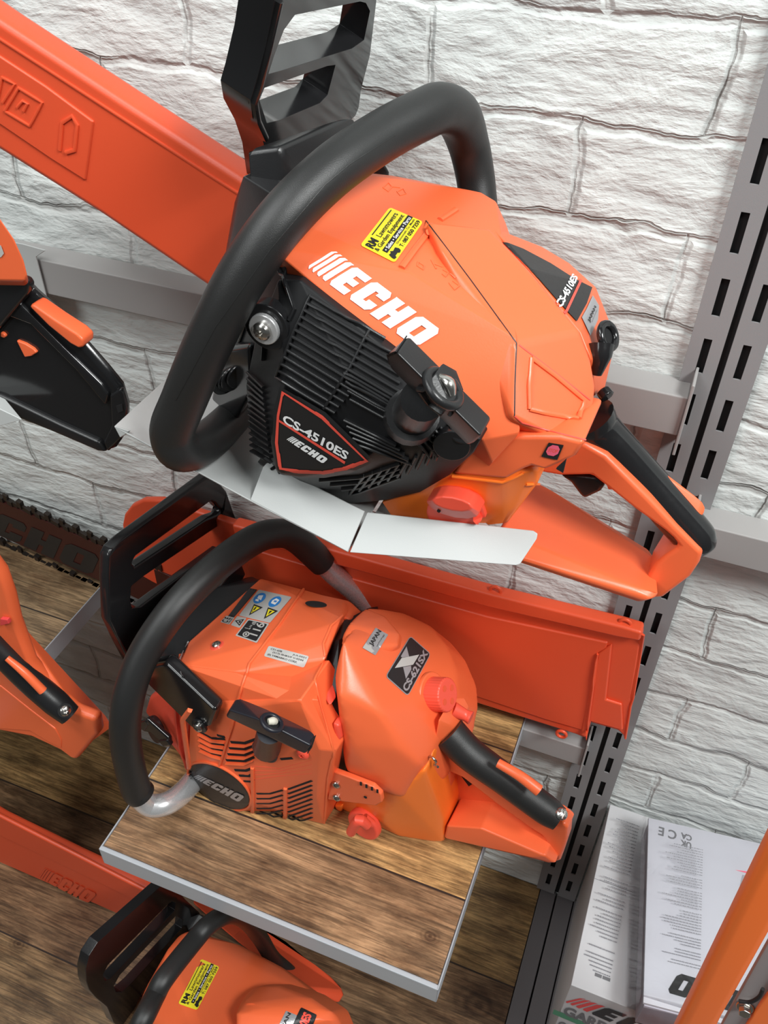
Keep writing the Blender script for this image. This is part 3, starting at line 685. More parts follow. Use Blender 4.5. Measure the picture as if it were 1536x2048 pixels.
# wrap handlebar
hb = tube('front_handle', PV((520, 775, -.13), (470, 830, -.19), (412, 884, -.245), (362, 900, -.272), (345, 862, -.276), (368, 800, -.275), (415, 690, -.272), (480, 560, -.262), (560, 445, -.243), (660, 345, -.210), (760, 275, -.170), (840, 232, -.138), (880, 217, -.118), (915, 232, -.096), (936, 285, -.080), (950, 350, -.078), (958, 420, -.084)),
     [.0125, .0135, .0145, .0150, .0150, .0146, .0146, .0146, .0146, .0146, .0146, .0148, .0150, .0150, .0138, .0132, .0130], M['rubber'], saw, n=8, seg=28)
ribs('moulding_line', [[(352, 800), (430, 655), (540, 500), (650, 370), (700, 328), (790, 270)]], Surf([hb]), M['rubber'], hb, wd=.0003, h=.0003, step=14)

# front hand guard: a frame with two windows
ug = -.186
def GU(*pts): return [A.U(a, b, ug) for a, b in pts]
gd = prism('hand_guard', [GU((553, -20), (532, 90), (512, 165), (501, 200), (505, 235), (524, 275), (536, 318), (545, 410), (560, 400), (640, 300), (716, 226), (722, 180), (740, 110), (753, 0), (754, -20)),
      GU((590, 30), (568, 60), (549, 110), (537, 148), (560, 142), (704, 97), (728, 80), (740, 22), (732, 6), (720, 3)),
      GU((529, 176), (519, 200), (534, 246), (560, 240), (640, 206), (655, 190), (671, 130), (655, 132))], A.u * -.020, M['black'], saw, b=.0022)
hull('guard_base', PV((492, 300, -.200), (560, 292, -.195), (705, 228, -.115), (690, 268, -.12), (560, 405, -.20), (500, 400, -.205)), M['satin'], gd, ext=[A.vec(.012, .006, -.012)], b=.003)
ribs('guard_rib', [[(556, 0), (536, 90), (517, 168), (506, 202), (512, 240), (528, 275)]], Surf([gd]), M['black'], gd, wd=.0022, h=.0030, step=12)

# fuel tank and cap
tk = hull('fuel_tank', PV((762, 1004, -.215), (800, 990, -.225), (905, 945, -.236), (1010, 955, -.236), (1060, 938, -.232), (1078, 942, -.225), (1075, 968, -.222), (1034, 1012, -.222), (1012, 1050, -.222), (860, 1060, -.222), (800, 1060, -.215)), M['tank'], saw, ext=[A.vec(0, .09, 0)], b=.005)
ribs('tank_edge', [[(1078, 968), (1052, 968)], [(905, 952), (1006, 964), (1046, 946)]], Surf([tk]), M['tank'], tk, wd=.001, h=.0015, step=10)
cc, cn = Surf([tk]).hit(910, 1018)
cap = disc('fuel_cap', cc, (cn - A.v * .5).normalized(), .0205, .007, M['red_or'], saw, b=.003, squash=.8)
hull('cap_grip', [P(906 + 54 * math.cos(t) + 4 * math.sin(t), 1014 + 10 * math.cos(t) + 22 * math.sin(t), -.240) for t in [k * .5236 for k in range(12)]] + [P(904 + 40 * math.cos(t), 1008 + 7 * math.cos(t) + 13 * math.sin(t), -.249) for t in [k * .5236 for k in range(12)]], M['red_or'], cap, ext=[A.v * .012], b=.003, seg=4)
disc('vent_dot', P(878, 1021, -.2445), -A.v, .0012, .0008, M['dark'], cap, b=0)
ribs('cap_tab', [[(960, 1008), (966, 1025), (952, 1038)]], Surf([cap, tk]), M['red_or'], cap, wd=.003, h=.004, step=6)

# rear handle: lower guard plate, loop, black grip, lockout and trigger
hull('rear_hand_guard', PV((1050, 975, -.13), (1078, 965, -.115), (1298, 1100, -.125), (1312, 1118, -.150), (1300, 1170, -.170), (1318, 1192, -.196), (1290, 1201, -.200), (1180, 1165, -.205), (1020, 1112, -.215), (1000, 1060, -.200)), M['orange'], saw, ext=[A.vec(0, .004, -.008)], b=.0025)
loop = prism('rear_handle', [PP(-.178, (1100, 900), (1163, 884), (1212, 912), (1300, 1000), (1352, 1055), (1405, 1106), (1398, 1128), (1380, 1155), (1326, 1196), (1290, 1201), (1290, 1160), (1310, 1128), (1330, 1112), (1352, 1098), (1357, 1092), (1345, 1077), (1328, 1062), (1270, 1020), (1213, 975), (1183, 952), (1120, 953), (1075, 945))], A.v * .036, M['orange'], saw, b=.004, seg=3)
tube('rear_grip', PV((1178, 835, -.160), (1196, 862, -.158), (1240, 905, -.158), (1290, 962, -.158), (1350, 1030, -.160), (1392, 1078, -.162), (1400, 1100, -.163)), [.0175, .0160, .0140, .0142, .0145, .0140, .0090], M['black'], saw, n=8, seg=24)
hull('throttle_lockout', PV((1308, 936, -.158), (1322, 938, -.154), (1405, 1000, -.154), (1412, 1014, -.154), (1408, 1030, -.158), (1396, 1036, -.162)), M['orange'], saw, ext=[A.vec(-.002, 0, -.006)], b=.002)
prism('trigger', [PP(-.170, (1115, 950), (1150, 950), (1195, 955), (1211, 970), (1200, 985), (1168, 1000), (1158, 990), (1140, 966))], A.v * .014, M['satin'], saw, b=.003)
prism('housing_notch_shade', [PP(-.2405, (1112, 938), (1132, 920), (1126, 946))], A.v * .002, M['dark'], side, b=0)  # dark triangle paints the shade of a notch
hull('throttle_lug', PV((1212, 968, -.172), (1222, 968, -.172), (1226, 980, -.172), (1216, 980, -.172)), M['orange'], loop, ext=[A.v * .01], b=.001)
# choke knob and stop button at the back
cr = P(1216, 672, -.150)
bm = bmesh.new(); t0 = A.vec(.5, -.2, .85).normalized(); aa = t0.orthogonal().normalized(); qq = t0.cross(aa)
tube_bm(bm, [cr + (aa * math.cos(t) + qq * math.sin(t)) * .0078 for t in [math.pi * 2 * k / 12 for k in range(13)]], .0026, 3, 10)
ck = link('choke_knob', tomesh(bm, 'choke_knob'), M['black'], saw)
tube('choke_lever', PV((1202, 690, -.158), (1200, 712, -.162), (1194, 750, -.166)), [.0085, .0075, .003], M['black'], ck, n=4, seg=14)
disc('choke_shade', cr - t0 * .001, t0, .0066, .0005, M['dark'], ck, b=0)  # shade inside the knob ring, painted by a dark disc
disc('adjust_knob', P(1205, 781, -.150), A.vec(.8, -.5, 0), .0050, .006, M['black'], saw, b=.001, seg=14, rib=1)

# bar cover over the guide bar: an own thing
def slab(name, v0, th, pts, m, parent, b=.003): return prism(name, [PP(v0, *pts)], A.v * th, m, parent, b=b)
bc = empty('bar_cover', P(250, 330, -.12), 'wide orange bar cover reaching from the large chainsaw to the upper left corner', 'bar cover')
sh = slab('cover_shell', -.142, .026, [(-160, -70), (0, 40), (240, 197), (500, 366), (500, 630), (410, 572), (200, 430), (0, 304), (-160, 200)], M['scab'], bc, b=.006)
s2 = Surf([sh])
ribs('edge_groove', [[(-40, 52), (100, 142), (260, 246), (420, 350), (480, 388)]], s2, M['scab'], sh, wd=.0012, h=.0012, step=24)
slab('raised_panel', -.1436, .003, [(-160, 12), (0, 113), (90, 172), (186, 243), (170, 362), (100, 318), (0, 250), (-160, 150)], M['scab'], sh, b=.0014)
s3 = Surf([sh, bpy.data.objects['raised_panel']])
def emb(lines, wd=.0012, h=.0012): ribs('embossed_letter', lines, s3, M['scab'], sh, wd=wd, h=h, step=12)
emb([[(10, 222), (38, 176), (85, 205), (60, 252), (10, 222)], [(35, 215), (46, 202), (56, 207), (48, 222)]])
emb([[(-4, 196), (5, 155), (30, 168), (6, 205)]]); emb([[(120, 300), (125, 245), (145, 232), (155, 250), (150, 300), (132, 305)]], .0016, .0014)
# guide bar root between body and cover
slab('guide_bar_root', -.134, .008, [(400, 420), (520, 440), (520, 600), (420, 560)], M['bar'], saw, b=.001)

# ------------------------------------------------------------------ the V cradle
cr_ = empty('cradle_bracket', (-.25, -.15, 1.15), 'light grey bent metal cradle that carries the large chainsaw', 'bracket')
def plate(name, pts, th, m, parent, b=.0006): return prism(name, [[Vector(p) for p in pts]], Vector(th), m, parent, b=b)
yb, yt = -.252, -.232
Lp = [W(500, 1000, y=yb), W(695, 1104, y=yb), W(729, 1023, y=yt), W(700, 1009, y=yt), W(566, 940, y=yt), W(548, 927, y=yt), W(533, 926, y=yt - .001), W(526, 934, y=yt - .002)]
plate('left_lip', Lp, (0, .0015, -.0008), M['ltgrey'], cr_)
Rp = [W(699, 1105, y=yb), W(1032, 1131, y=yb), W(1040, 1128, y=yb + .001), W(1073, 1078, y=yt - .002), W(1075, 1068, y=yt), W(1066, 1062, y=yt), W(734, 1025, y=yt)]
plate('right_lip', Rp, (0, .0015, -.0008), M['ltgrey'], cr_)
LA = W(228, 852, y=-.250); LB = W(500, 1000, y=yb); LC = W(695, 1104, y=yb)
back_l = W(356, 735, y=-.130)
e = (LB - LA)
plate('left_wing', [LA, LB, LC + Vector((0, .001, 0)), LC + Vector((0, .12, .002)), back_l + e * 1.25 + Vector((.03, .02, -.01)), back_l + e * .35, back_l], (0, 0, -.0016), M['ltgrey'], cr_)
plate('wing_tip', [W(228, 852, y=-.250), W(240, 875, y=-.250), W(252, 868, y=-.250), W(258, 862, y=-.250)], (0, .002, -.001), M['ltgrey'], cr_, b=.0004)
RD = W(1040, 1130, y=yb)
plate('right_wing', [LC + Vector((.002, .002, 0)), RD + Vector((0, .002, 0)), RD + Vector((-.03, .030, .0)), LC + Vector((.002, .12, -.002))], (0, 0, -.0016), M['ltgrey'], cr_)
box('support_arm', (LC.x - .03, -.16, LC.z - .004), (LC.x + .03, -.0305, LC.z - .0015), M['ltgrey'], cr_)
box('back_plate', (LC.x - .03, -.034, LC.z - .004), (LC.x + .03, -.0305, 1.2185), M['ltgrey'], cr_)
# ------------------------------------------------------------------ the chainsaw on the shelf (CS-621SX)
B = Frame((-.2, -.17, .7476), 0, -6)
def QV(*pts): return [B.P(*q) for q in pts]
def QQ(v, *pts): return [B.P(a, b, v) for a, b in pts]
s2w = empty('chainsaw', (-.2, -.17, .7476), 'orange chainsaw with silver-ended handlebar and round red knob, standing on the plank shelf', 'chainsaw')
dk = B.vec(0, 0, -.05)
deck = hull('engine_cover', QV((521, 1157, -.130), (610, 1180, -.130), (690, 1203, -.128), (698, 1222, -.140), (682, 1236, -.180), (661, 1250, -.195), (646, 1286, -.214), (651, 1318, -.226), (628, 1361, -.2385),
     (378, 1283, -.236), (357, 1330, -.268), (372, 1372, -.272), (470, 1345, -.262)), M['orange'], s2w, ext=[B.vec(-.022, .03, -.05)], b=.005, seg=4)
lows = hull('cover_side', QV((628, 1357, -.2380), (636, 1400, -.262), (656, 1470, -.270), (666, 1502, -.272), (357, 1330, -.268), (372, 1372, -.272), (388, 1405, -.274), (470, 1345, -.2620), (560, 1400, -.272), (600, 1500, -.278)), M['orange'], s2w, ext=[B.vec(-.026, .03, -.02)], b=.004, seg=3)
hump = hull('cover_hump', QV((560, 1238, -.190), (600, 1219, -.176), (650, 1220, -.166), (686, 1232, -.166), (664, 1250, -.190), (648, 1286, -.210), (652, 1318, -.218), (632, 1352, -.230), (560, 1330, -.226)), M['orange'], s2w, ext=[B.vec(0, .02, -.05)], b=.006, seg=4)
stb = hull('starter_housing', QV((388, 1400, -.272), (380, 1450, -.272), (376, 1530, -.276), (395, 1590, -.275), (440, 1618, -.272), (500, 1638, -.266), (560, 1652, -.258), (600, 1655, -.252), (648, 1650, -.250), (655, 1560, -.262), (672, 1503, -.272),
     (395, 1545, -.284), (420, 1530, -.286), (480, 1560, -.288), (505, 1605, -.284), (480, 1622, -.278), (425, 1600, -.282), (560, 1480, -.284), (640, 1500, -.280), (635, 1600, -.270), (450, 1420, -.280), (600, 1400, -.274)), M['orange'], s2w, ext=[B.vec(0, .05, 0)], b=.004, seg=3)
sd = Surf([deck, hump, lows]); sst = Surf([stb, deck, lows])
ribs('moulded_crease', [[(607, 1180), (560, 1250), (500, 1328), (478, 1395), (466, 1450), (440, 1530)]], Surf([deck, stb, hump, lows]), M['orange'], deck, wd=.0013, h=.0020, step=8)
ribs('cover_edge', [[(684, 1232), (662, 1252), (647, 1288), (651, 1320), (629, 1360), (640, 1410), (660, 1480), (667, 1502), (655, 1555), (648, 1645)]], Surf([deck, stb, hump, lows]), M['orange'], deck, wd=.0012, h=.0016, step=8)
ribs('metal_gasket', [[(376, 1284), (355, 1330), (384, 1397)]], Surf([deck, stb, lows]), M['alu'], deck, wd=.0007, h=.0014, step=8)
# fan slots on the starter: dark strips paint their shade, with orange lips
def slots(lines, wd, nm='vent_slot_shade'):
    for i, ln in enumerate(lines): ribs(nm, [ln], sst, M['dark'], stb, wd=wd, h=.0006, step=8)
S1 = [[(398 + 1 * i, 1462 + 11 * i), (424, 1476 + 10 * i), (450 - 2 * i, 1478 + 11 * i)] for i in range(4)]
S2 = [[(462 - 3 * i, 1484 + 12 * i), (490, 1486 + 12 * i), (512 - 2 * i if i < 3 else 508, 1478 + 12 * i)] for i in range(4)]
S3 = [[(470 + 9 * i, 1540 + 11 * i), (492 + 6 * i, 1541 + 11 * i), (506 + .5 * i, 1536 + 11 * i)] for i in range(3)]
S4 = [[(514, 1587 + 10 * i), (540, 1587 + 10 * i), (565, 1580 + 10 * i)] for i in range(7)]
S5 = [[(577, 1578 + 9.2 * i), (624, 1561 + 9.2 * i)] for i in range(9)]
slots(S1 + S2 + S3, .0016); slots(S4, .0014); slots(S5, .0014)
slots([[(474, 1624), (504, 1630)], [(490, 1633), (504, 1636)], [(435, 1470), (450, 1474)], [(562, 1518), (585, 1516)]], .0016)
ribs('starter_lip', [[(398 + 1 * i, 1468 + 11 * i), (424, 1482 + 10 * i), (450 - 2 * i, 1484 + 11 * i)] for i in range(4)] + [[(462 - 3 * i, 1490 + 12 * i), (490, 1492 + 12 * i), (512 - 2 * i, 1484 + 12 * i)] for i in range(4)], sst, M['orange'], stb, wd=.0009, h=.0026, step=8)
ribs('panel_line', [[(508, 1532 + 9 * i), (560, 1540 - 3 + 5 * i), (624, 1520 + 9 * i)] for i in range(4)], sst, M['red_or'], stb, wd=.0003, h=.0002, step=10)
ribs('starter_post', [[(505, 1535), (506, 1590), (505, 1648)], [(571, 1576), (570, 1652)], [(380, 1420), (365, 1440), (372, 1490), (378, 1535)]], sst, M['orange'], stb, wd=.0020, h=.0020, step=8)
# oval badge
def oval(cx, cy, a, b_, k=1.0, n=36): return [(cx + (a[0] * math.cos(t) + b_[0] * math.sin(t)) * k, cy + (a[1] * math.cos(t) + b_[1] * math.sin(t)) * k) for t in [2 * math.pi * i / n for i in range(n)]]
ov = oval(440, 1571, (57, 36), (18, -27))
ribs('badge_rim', [oval(440, 1571, (60, 38), (19, -29)) + [oval(440, 1571, (60, 38), (19, -29))[0]]], sst, M['orange'], stb, wd=.0014, h=.0022, step=6)
poly_decal('oval_badge', ov, sst, stb, 'ink', .0016, 'dark oval badge with grey ECHO lettering')
decal('oval_logo', [(396, 1544), (492, 1589), (484, 1603), (389, 1552)], sst, stb, echo_logo('silver'), lift=.0021)
# pull grip
gp = hull('starter_grip', QV((474, 1394, -.300), (533, 1418, -.300), (632, 1466, -.298), (622, 1492, -.312), (612, 1509, -.312), (540, 1472, -.318), (451, 1433, -.318), (458, 1420, -.320), (520, 1440, -.322)), M['navy'], s2w, b=.003, seg=3)
prism('grip_opening_shade', [QV((631, 1470, -.2995), (623, 1494, -.3105), (614, 1507, -.3125), (622, 1480, -.308))], B.vec(.0006, 0, 0), M['dark'], gp, b=0)  # shade of the grip's open end, painted as a dark face
tube('stem', QV((540, 1462, -.306), (534, 1495, -.284)), [.011, .013], M['navy'], s2w, n=3)
disc('stem_boss', B.P(531, 1508, -.279), -B.v, .0185, .004, M['orange'], stb)
disc('stem_foot', B.P(532, 1500, -.284), -B.v, .0135, .004, M['navy'], s2w, b=.0015)
c, n = Surf([gp]).hit(543, 1447); a = n.orthogonal().normalized(); q = n.cross(a); bm = bmesh.new()
tube_bm(bm, [c + (a * math.cos(t) + q * math.sin(t)) * .0085 + n * .001 for t in [math.pi * 2 * k / 12 for k in range(13)]], .0022, 3, 10)
link('grip_eye', tomesh(bm, 'grip_eye'), M['navy'], gp)
disc('eye_shade', c - n * .0003, n, .0075, .0007, M['dark'], gp, b=0)  # shade within the eye painted as a dark disc
tube('rope_knot', [c - a * .004 + n * .002, c + n * .003, c + a * .003 + n * .002], [.0026, .0034, .0026], M['rope'], s2w, n=4, seg=10)
screw(sst.hit(607, 1506)[0], -B.v, .006, stb, 'red_or', 'bolt_head')
# stickers on the deck
def tri(cx, cy, r, k=1.0): return [(cx - r * k, cy - .62 * r * k), (cx + r * k, cy - .62 * r * k), (cx, cy + .95 * r * k)]
# warning label: u along the upper edge of the label, v towards its top
wl = [(478, 1232), (518, 1180), (584, 1195), (540, 1247)]
decal('warning_label', wl, sd, deck, [
    Pg(ell(.72, .80, .20, .15), 'blue'), Pg(ell(.72, .33, .20, .15), 'blue'),
    Pg([(.66, .72), (.84, .76), (.80, .88), (.70, .86)], 'white'), Pg([(.60, .76), (.68, .80), (.66, .88), (.60, .86)], 'white'),
    Pg([(.62, .26), (.80, .24), (.84, .36), (.74, .42), (.64, .40)], 'white'), Pg([(.70, .28), (.76, .28), (.76, .36), (.70, .36)], 'blue'),
    Pg([(.48, .82), (.44, .52), (.08, .72)], 'ink'), Pg([(.43, .78), (.40, .58), (.16, .71)], 'yellow'), Pg(rrect(.28, .68, .40, .72), 'ink'), Pg(rrect(.22, .69, .25, .72), 'ink'),
    Pg([(.48, .38), (.44, .04), (.08, .24)], 'ink'), Pg([(.43, .33), (.40, .11), (.16, .23)], 'yellow'), Pg([(.40, .18), (.24, .22), (.38, .26)], 'ink')], base='label', corner=.04, label='pale warning label with blue discs and yellow triangles')
decal('noise_label', [(471, 1272), (497, 1239), (539, 1248), (514, 1287)], sd, deck,
      [Pg(rrect(.06, .06, .94, .94, .05, .05), 'ink'), T('116', .28, .14, .94, .52, 'label', .015), T('L', .50, .62, .58, .86, 'label', .01), T('WA', .60, .62, .74, .72, 'label', .0), T('dB', .76, .10 + .45, .93, .72, 'label', .01),
       Pg(ell(.22, .62, .14, .14), 'label'), Pg(ell(.22, .62, .09, .09), 'ink'), Pg(ell(.22, .62, .05, .05), 'label')], base='label', corner=.05, label='black and white noise label reading 116 dB')
decal('text_strip', [(456, 1234), (499, 1177), (515, 1180), (468, 1236)], sd, deck, [Pg(rrect(.04 + .01 * (i % 3), .14 + .17 * i, .97 - .03 * (i % 2), .19 + .17 * i), 'inkgrey') for i in range(5)], base='ink', corner=.02)
decal('ce_label', [(441, 1245), (453, 1232), (470, 1236), (459, 1250)], sd, deck, [T('C E', .08, .30, .80, .95, 'ink', .03), T('10035', .1, .08, .8, .22, 'ink')], base='label', corner=.1, label='small pale CE label')
decal('triangle_label', [(462, 1251), (475, 1233), (494, 1237), (480, 1257)], sd, deck, [Pg([(.15, .15), (.85, .15), (.5, .9)], 'ink', [[(.28, .25), (.72, .25), (.5, .7)]]), Pg(ell(.5, .38, .1, .1), 'ink')], base='label', corner=.1)
decal('serial_label', [(538, 1292), (619, 1313), (608, 1335), (528, 1313)], sd, deck, [T('C51-60B', .08, .70, .36, .86, 'ink', .01), T('JUL2021', .62, .70, .95, .86, 'ink', .01), T('(S17) 0HB3/P V-0244', .16, .42, .92, .60, 'ink', .01), T('(E) YAMABIKO CORP.', .07, .12, .80, .32, 'ink', .01)], base='label', corner=.05, asp=2.5, label='small pale serial number label')
sc_c, sc_n = sd.hit(434, 1291); disc('screw_recess', sc_c - sc_n * .0002, sc_n, .0072, .0006, M['red_or'], deck); screw(sc_c + sc_n * .0003, sc_n, .0045, deck)
c, n = sd.hit(632, 1209); disc('plug_recess_shade', c, n, .0105, .0008, M['dark'], deck)  # recess shade painted with a dark disc
# black front bracket (base of the guard) and its arm end
hull('front_deck', QV((430, 1215, -.16), (505, 1152, -.10), (522, 1160, -.12), (378, 1284, -.232), (355, 1330, -.262), (330, 1300, -.25), (300, 1330, -.26), (330, 1190, -.19)), M['satin'], s2w, ext=[B.vec(-.006, .03, -.07)], b=.003)
arm = hull('guard_arm', QV((300, 1330, -.276), (330, 1325, -.280), (370, 1395, -.288), (432, 1422, -.292), (420, 1455, -.292), (400, 1463, -.290), (384, 1458, -.288), (360, 1405, -.284), (285, 1360, -.274)), M['black'], s2w, ext=[B.v * .014], b=.004)
c, n = Surf([arm]).hit(401, 1449); disc('arm_boss', c, -B.v, .0085, .003, M['black'], arm); screw(c - B.v * .003, -B.v, .0050, arm)
# oil tank front and cap
ot = hull('oil_tank', QV((297, 1395, -.235), (330, 1375, -.250), (380, 1410, -.262), (372, 1530, -.262), (325, 1500, -.235), (290, 1430, -.225)), M['red_or'], s2w, ext=[B.vec(.01, .08, 0)], b=.005)
ribs('tank_hose', [[(352, 1385), (356, 1440), (362, 1490), (376, 1535)]], Surf([ot, stb]), M['red_or'], ot, wd=.0022, h=.004, step=8)
oc = disc('oil_cap', B.P(318, 1455, -.250), B.vec(-.35, -.9, .2), .0155, .008, M['black'], s2w, b=.002)
prism('cap_lever', [QQ(-.266, (286, 1440), (300, 1430), (345, 1470), (347, 1486), (333, 1487), (322, 1470), (308, 1458), (292, 1455))], B.v * -.006, M['black'], oc, b=.002)
prism('cap_wing', [QQ(-.268, (286, 1437), (297, 1434), (303, 1445), (295, 1456), (284, 1452))], B.v * -.005, M['black'], oc, b=.002)
prism('cap_wing', [QQ(-.268, (322, 1474), (340, 1472), (349, 1484), (334, 1487))], B.v * -.006, M['black'], oc, b=.002)
# air filter cover
flt = hull('air_filter_cover', QV((712, 1243, -.175), (735, 1212, -.135), (800, 1222, -.105), (860, 1250, -.100), (893, 1290, -.110), (914, 1340, -.125), (916, 1385, -.150), (905, 1440, -.172), (890, 1480, -.190),
     (684, 1280, -.222), (690, 1311, -.228), (669, 1350, -.238), (676, 1394, -.256), (701, 1490, -.262), (690, 1543, -.256), (740, 1572, -.252), (800, 1594, -.246), (842, 1530, -.236), (870, 1495, -.212),
     (700, 1390, -.250), (760, 1425, -.244), (800, 1500, -.245), (720, 1330, -.205), (820, 1340, -.160), (760, 1250, -.150)), M['orange'], s2w, ext=[B.vec(.014, .03, -.05)], soft=22, vox=.0024)
fh = hull('filter_hump', QV((706, 1240, -.172), (730, 1216, -.142), (770, 1232, -.142), (800, 1268, -.160), (796, 1290, -.175), (770, 1318, -.190), (690, 1308, -.222), (682, 1300, -.225), (684, 1272, -.206), (698, 1248, -.19)), M['orange'], s2w, ext=[B.vec(0, .02, -.04)], soft=5)
hull('cover_shoulder', QV((605, 1180, -.128), (700, 1201, -.112), (728, 1228, -.125), (700, 1238, -.16), (640, 1222, -.16)), M['orange'], s2w, ext=[B.vec(0, 0, -.04)], b=.003)
hull('gap_shade_block', QV((688, 1240, -.164), (710, 1236, -.148), (655, 1288, -.203), (678, 1280, -.202), (658, 1320, -.214), (682, 1312, -.211), (637, 1362, -.226), (664, 1352, -.225), (645, 1400, -.250), (672, 1398, -.245), (668, 1486, -.259), (698, 1494, -.253), (660, 1540, -.253), (690, 1546, -.247)), M['fin'], s2w, ext=[B.vec(0, .05, -.03)], b=.001)  # black block added so the gap between the covers looks shaded
hull('choke_link', QV((640, 1372, -.240), (652, 1366, -.238), (664, 1410, -.254), (654, 1412, -.256)), M['red_or'], s2w, ext=[B.v * .01], b=.002)
hull('choke_link', QV((664, 1448, -.262), (678, 1452, -.260), (682, 1480, -.262), (672, 1484, -.263)), M['red_or'], s2w, ext=[B.v * .01], b=.002)
sfl = Surf([flt, fh])
decal('model_plate', [(770, 1353), (820, 1272), (861, 1308), (815, 1393)], sfl, flt, [Pg(rrect(.02, .025, .98, .975, .06, .08), 'ink'), T('CS-621SX', .05, .09, .97, .33, 'silver', .04),
     Pg([(.771, .918), (.532, .908), (.53, .85), (.645, .65)], 'silver'), Pg([(.393, .646), (.246, .357), (.472, .353), (.526, .43)], 'silver'), Pg([(.26, .881), (.517, .854), (.82, .367), (.57, .382)], 'label')], base='silver', corner=.08, asp=1.3, lift=.0005, label='black plate with a grey X reading CS-621SX')
decal('origin_label', [(724, 1296), (751, 1256), (776, 1270), (750, 1311)], sfl, fh, [Pg([(.0, .3), (.12, .2), (.16, .45), (.28, .6), (.2, .8), (.25, 1), (0, 1)], 'label'), T('JAPAN', .26, .42, .98, .80, 'ink', .03), T('technology', .34, .18, .92, .30, 'ink', 0)], base='silver', corner=.04, lift=.0005, label='silver label reading JAPAN')
c, n = sfl.hit(868, 1388); n = (n + B.vec(.8, -.15, .15)).normalized()
kb = disc('filter_knob', c - n * .004, n, .0165, .020, M['red_or'], s2w, b=.0022, seg=60, rib=1)
disc('knob_collar', c - n * .006, n, .0205, .005, M['orange'], flt, b=.0015)
for k in range(4):
    a = n.orthogonal().normalized(); q = n.cross(a); t_ = math.pi / 4 + k * math.pi / 2
    disc('knob_dimple', c + n * .0158 + (a * math.cos(t_) + q * math.sin(t_)) * .0085, n, .0030, .0005, M['scab'], kb, b=0)
# fuel tank rear part with cap and stopper plate
tk2 = hull('fuel_tank', QV((672, 1590, -.226), (700, 1570, -.240), (800, 1590, -.244), (850, 1540, -.235), (868, 1500, -.215), (868, 1560, -.220), (890, 1640, -.214), (888, 1685, -.212), (860, 1690, -.215), (800, 1678, -.225), (760, 1640, -.238), (680, 1640, -.226)), M['tank'], s2w, ext=[B.v * .07], soft=10)
hull('tank_flange', QV((668, 1612, -.232), (684, 1612, -.232), (682, 1640, -.230), (671, 1650, -.228)), M['tank'], tk2, ext=[B.v * .02], b=.002)
hull('tank_flange', QV((868, 1650, -.212), (892, 1636, -.208), (890, 1680, -.206), (862, 1686, -.21)), M['tank'], tk2, ext=[B.v * .02], b=.002)
sp_ = prism('stopper_plate', [QQ(-.262, (656, 1548), (668, 1544), (700, 1556), (745, 1574), (762, 1590), (764, 1605), (752, 1612), (720, 1608), (655, 1600))], B.v * .006, M['orange'], s2w, b=.0015)
for (x, y) in ((673, 1568), (674, 1594)): screw(B.P(x, y, -.262), -B.v, .0042, sp_)
disc('plate_hole_shade', B.P(731, 1594, -.2625), -B.v, .0016, .0006, M['dark'], sp_, b=0)  # dark dot paints the shade in the hole
for i in range(4): prism('brake_notch_shade', [QQ(-.2628, (720 + 11 * i, 1563 + 5 * i), (724 + 11 * i, 1564 + 5 * i), (724 + 11 * i, 1571 + 5 * i), (720 + 11 * i, 1570 + 5 * i))], B.v * -.0004, M['dark'], sp_, b=0)  # small dark quads paint the shade of the notches
fc = disc('fuel_cap', B.P(735, 1640, -.236), B.vec(-.1, -1, .1), .0185, .010, M['red_or'], s2w, b=.003)
tube('cap_tab', QV((702, 1664, -.262), (718, 1640, -.262), (734, 1650, -.258)), [.0050, .0056, .0050], M['red_or'], fc, n=4, seg=12)
tube('cap_tab', QV((728, 1636, -.252), (745, 1648, -.250)), [.0050, .0044], M['red_or'], fc, n=4, seg=12)
# rear handle
lp2 = prism('rear_handle', [QQ(-.196, (868, 1506), (884, 1496), (910, 1514), (992, 1574), (1090, 1650), (1126, 1646), (1136, 1656), (1134, 1680), (1120, 1722), (1102, 1728), (1060, 1716), (960, 1682), (890, 1676), (870, 1600), (862, 1530)), QQ(-.196, (900, 1545), (925, 1556), (992, 1608), (1056, 1654), (1082, 1670), (1092, 1685), (1080, 1696), (1060, 1696), (965, 1660), (900, 1650))], B.v * .016, M['orange'], s2w, b=.004, seg=3)
hull('handle_web', QV((872, 1515, -.180), (1000, 1590, -.180), (1082, 1650, -.180), (1096, 1690, -.180), (1070, 1705, -.180), (980, 1668, -.180), (893, 1655, -.180), (880, 1600, -.180)), M['orange'], s2w, ext=[B.v * .01], b=.001)
hull('handle_floor', QV((893, 1652, -.214), (962, 1657, -.212), (1090, 1712, -.210), (1112, 1728, -.205), (1060, 1714, -.212), (960, 1683, -.214), (888, 1676, -.214)), M['orange'], s2w, ext=[B.v * .06], b=.002)
prism('trigger_gap_shade', [QQ(-.1808, (915, 1541), (930, 1549), (949, 1564), (938, 1572))], B.v * -.0006, M['dark'], lp2, b=0)  # dark quad paints the shade in the trigger gap
hull('neck', QV((876, 1440, -.20), (905, 1440, -.185), (915, 1458, -.185), (900, 1492, -.195), (880, 1492, -.2), (868, 1482, -.205)), M['orange'], s2w, ext=[B.v * .03], b=.004)
hg = tube('rear_grip', QV((898, 1466, -.190), (940, 1508, -.193), (1010, 1559, -.195), (1090, 1618, -.197), (1118, 1638, -.198)), [.0165, .0155, .0145, .0140, .0115], M['rubber'], s2w, n=8, seg=24)
c, n = Surf([hg]).hit(1123, 1628); screw(c - n * .0008, (n + B.vec(0, -.3, .6)).normalized(), .0056, hg)
tube('throttle_lockout', QV((996, 1526, -.204), (1040, 1552, -.206), (1078, 1581, -.207)), [.0042, .0048, .0055], M['orange'], s2w, n=6, seg=14)
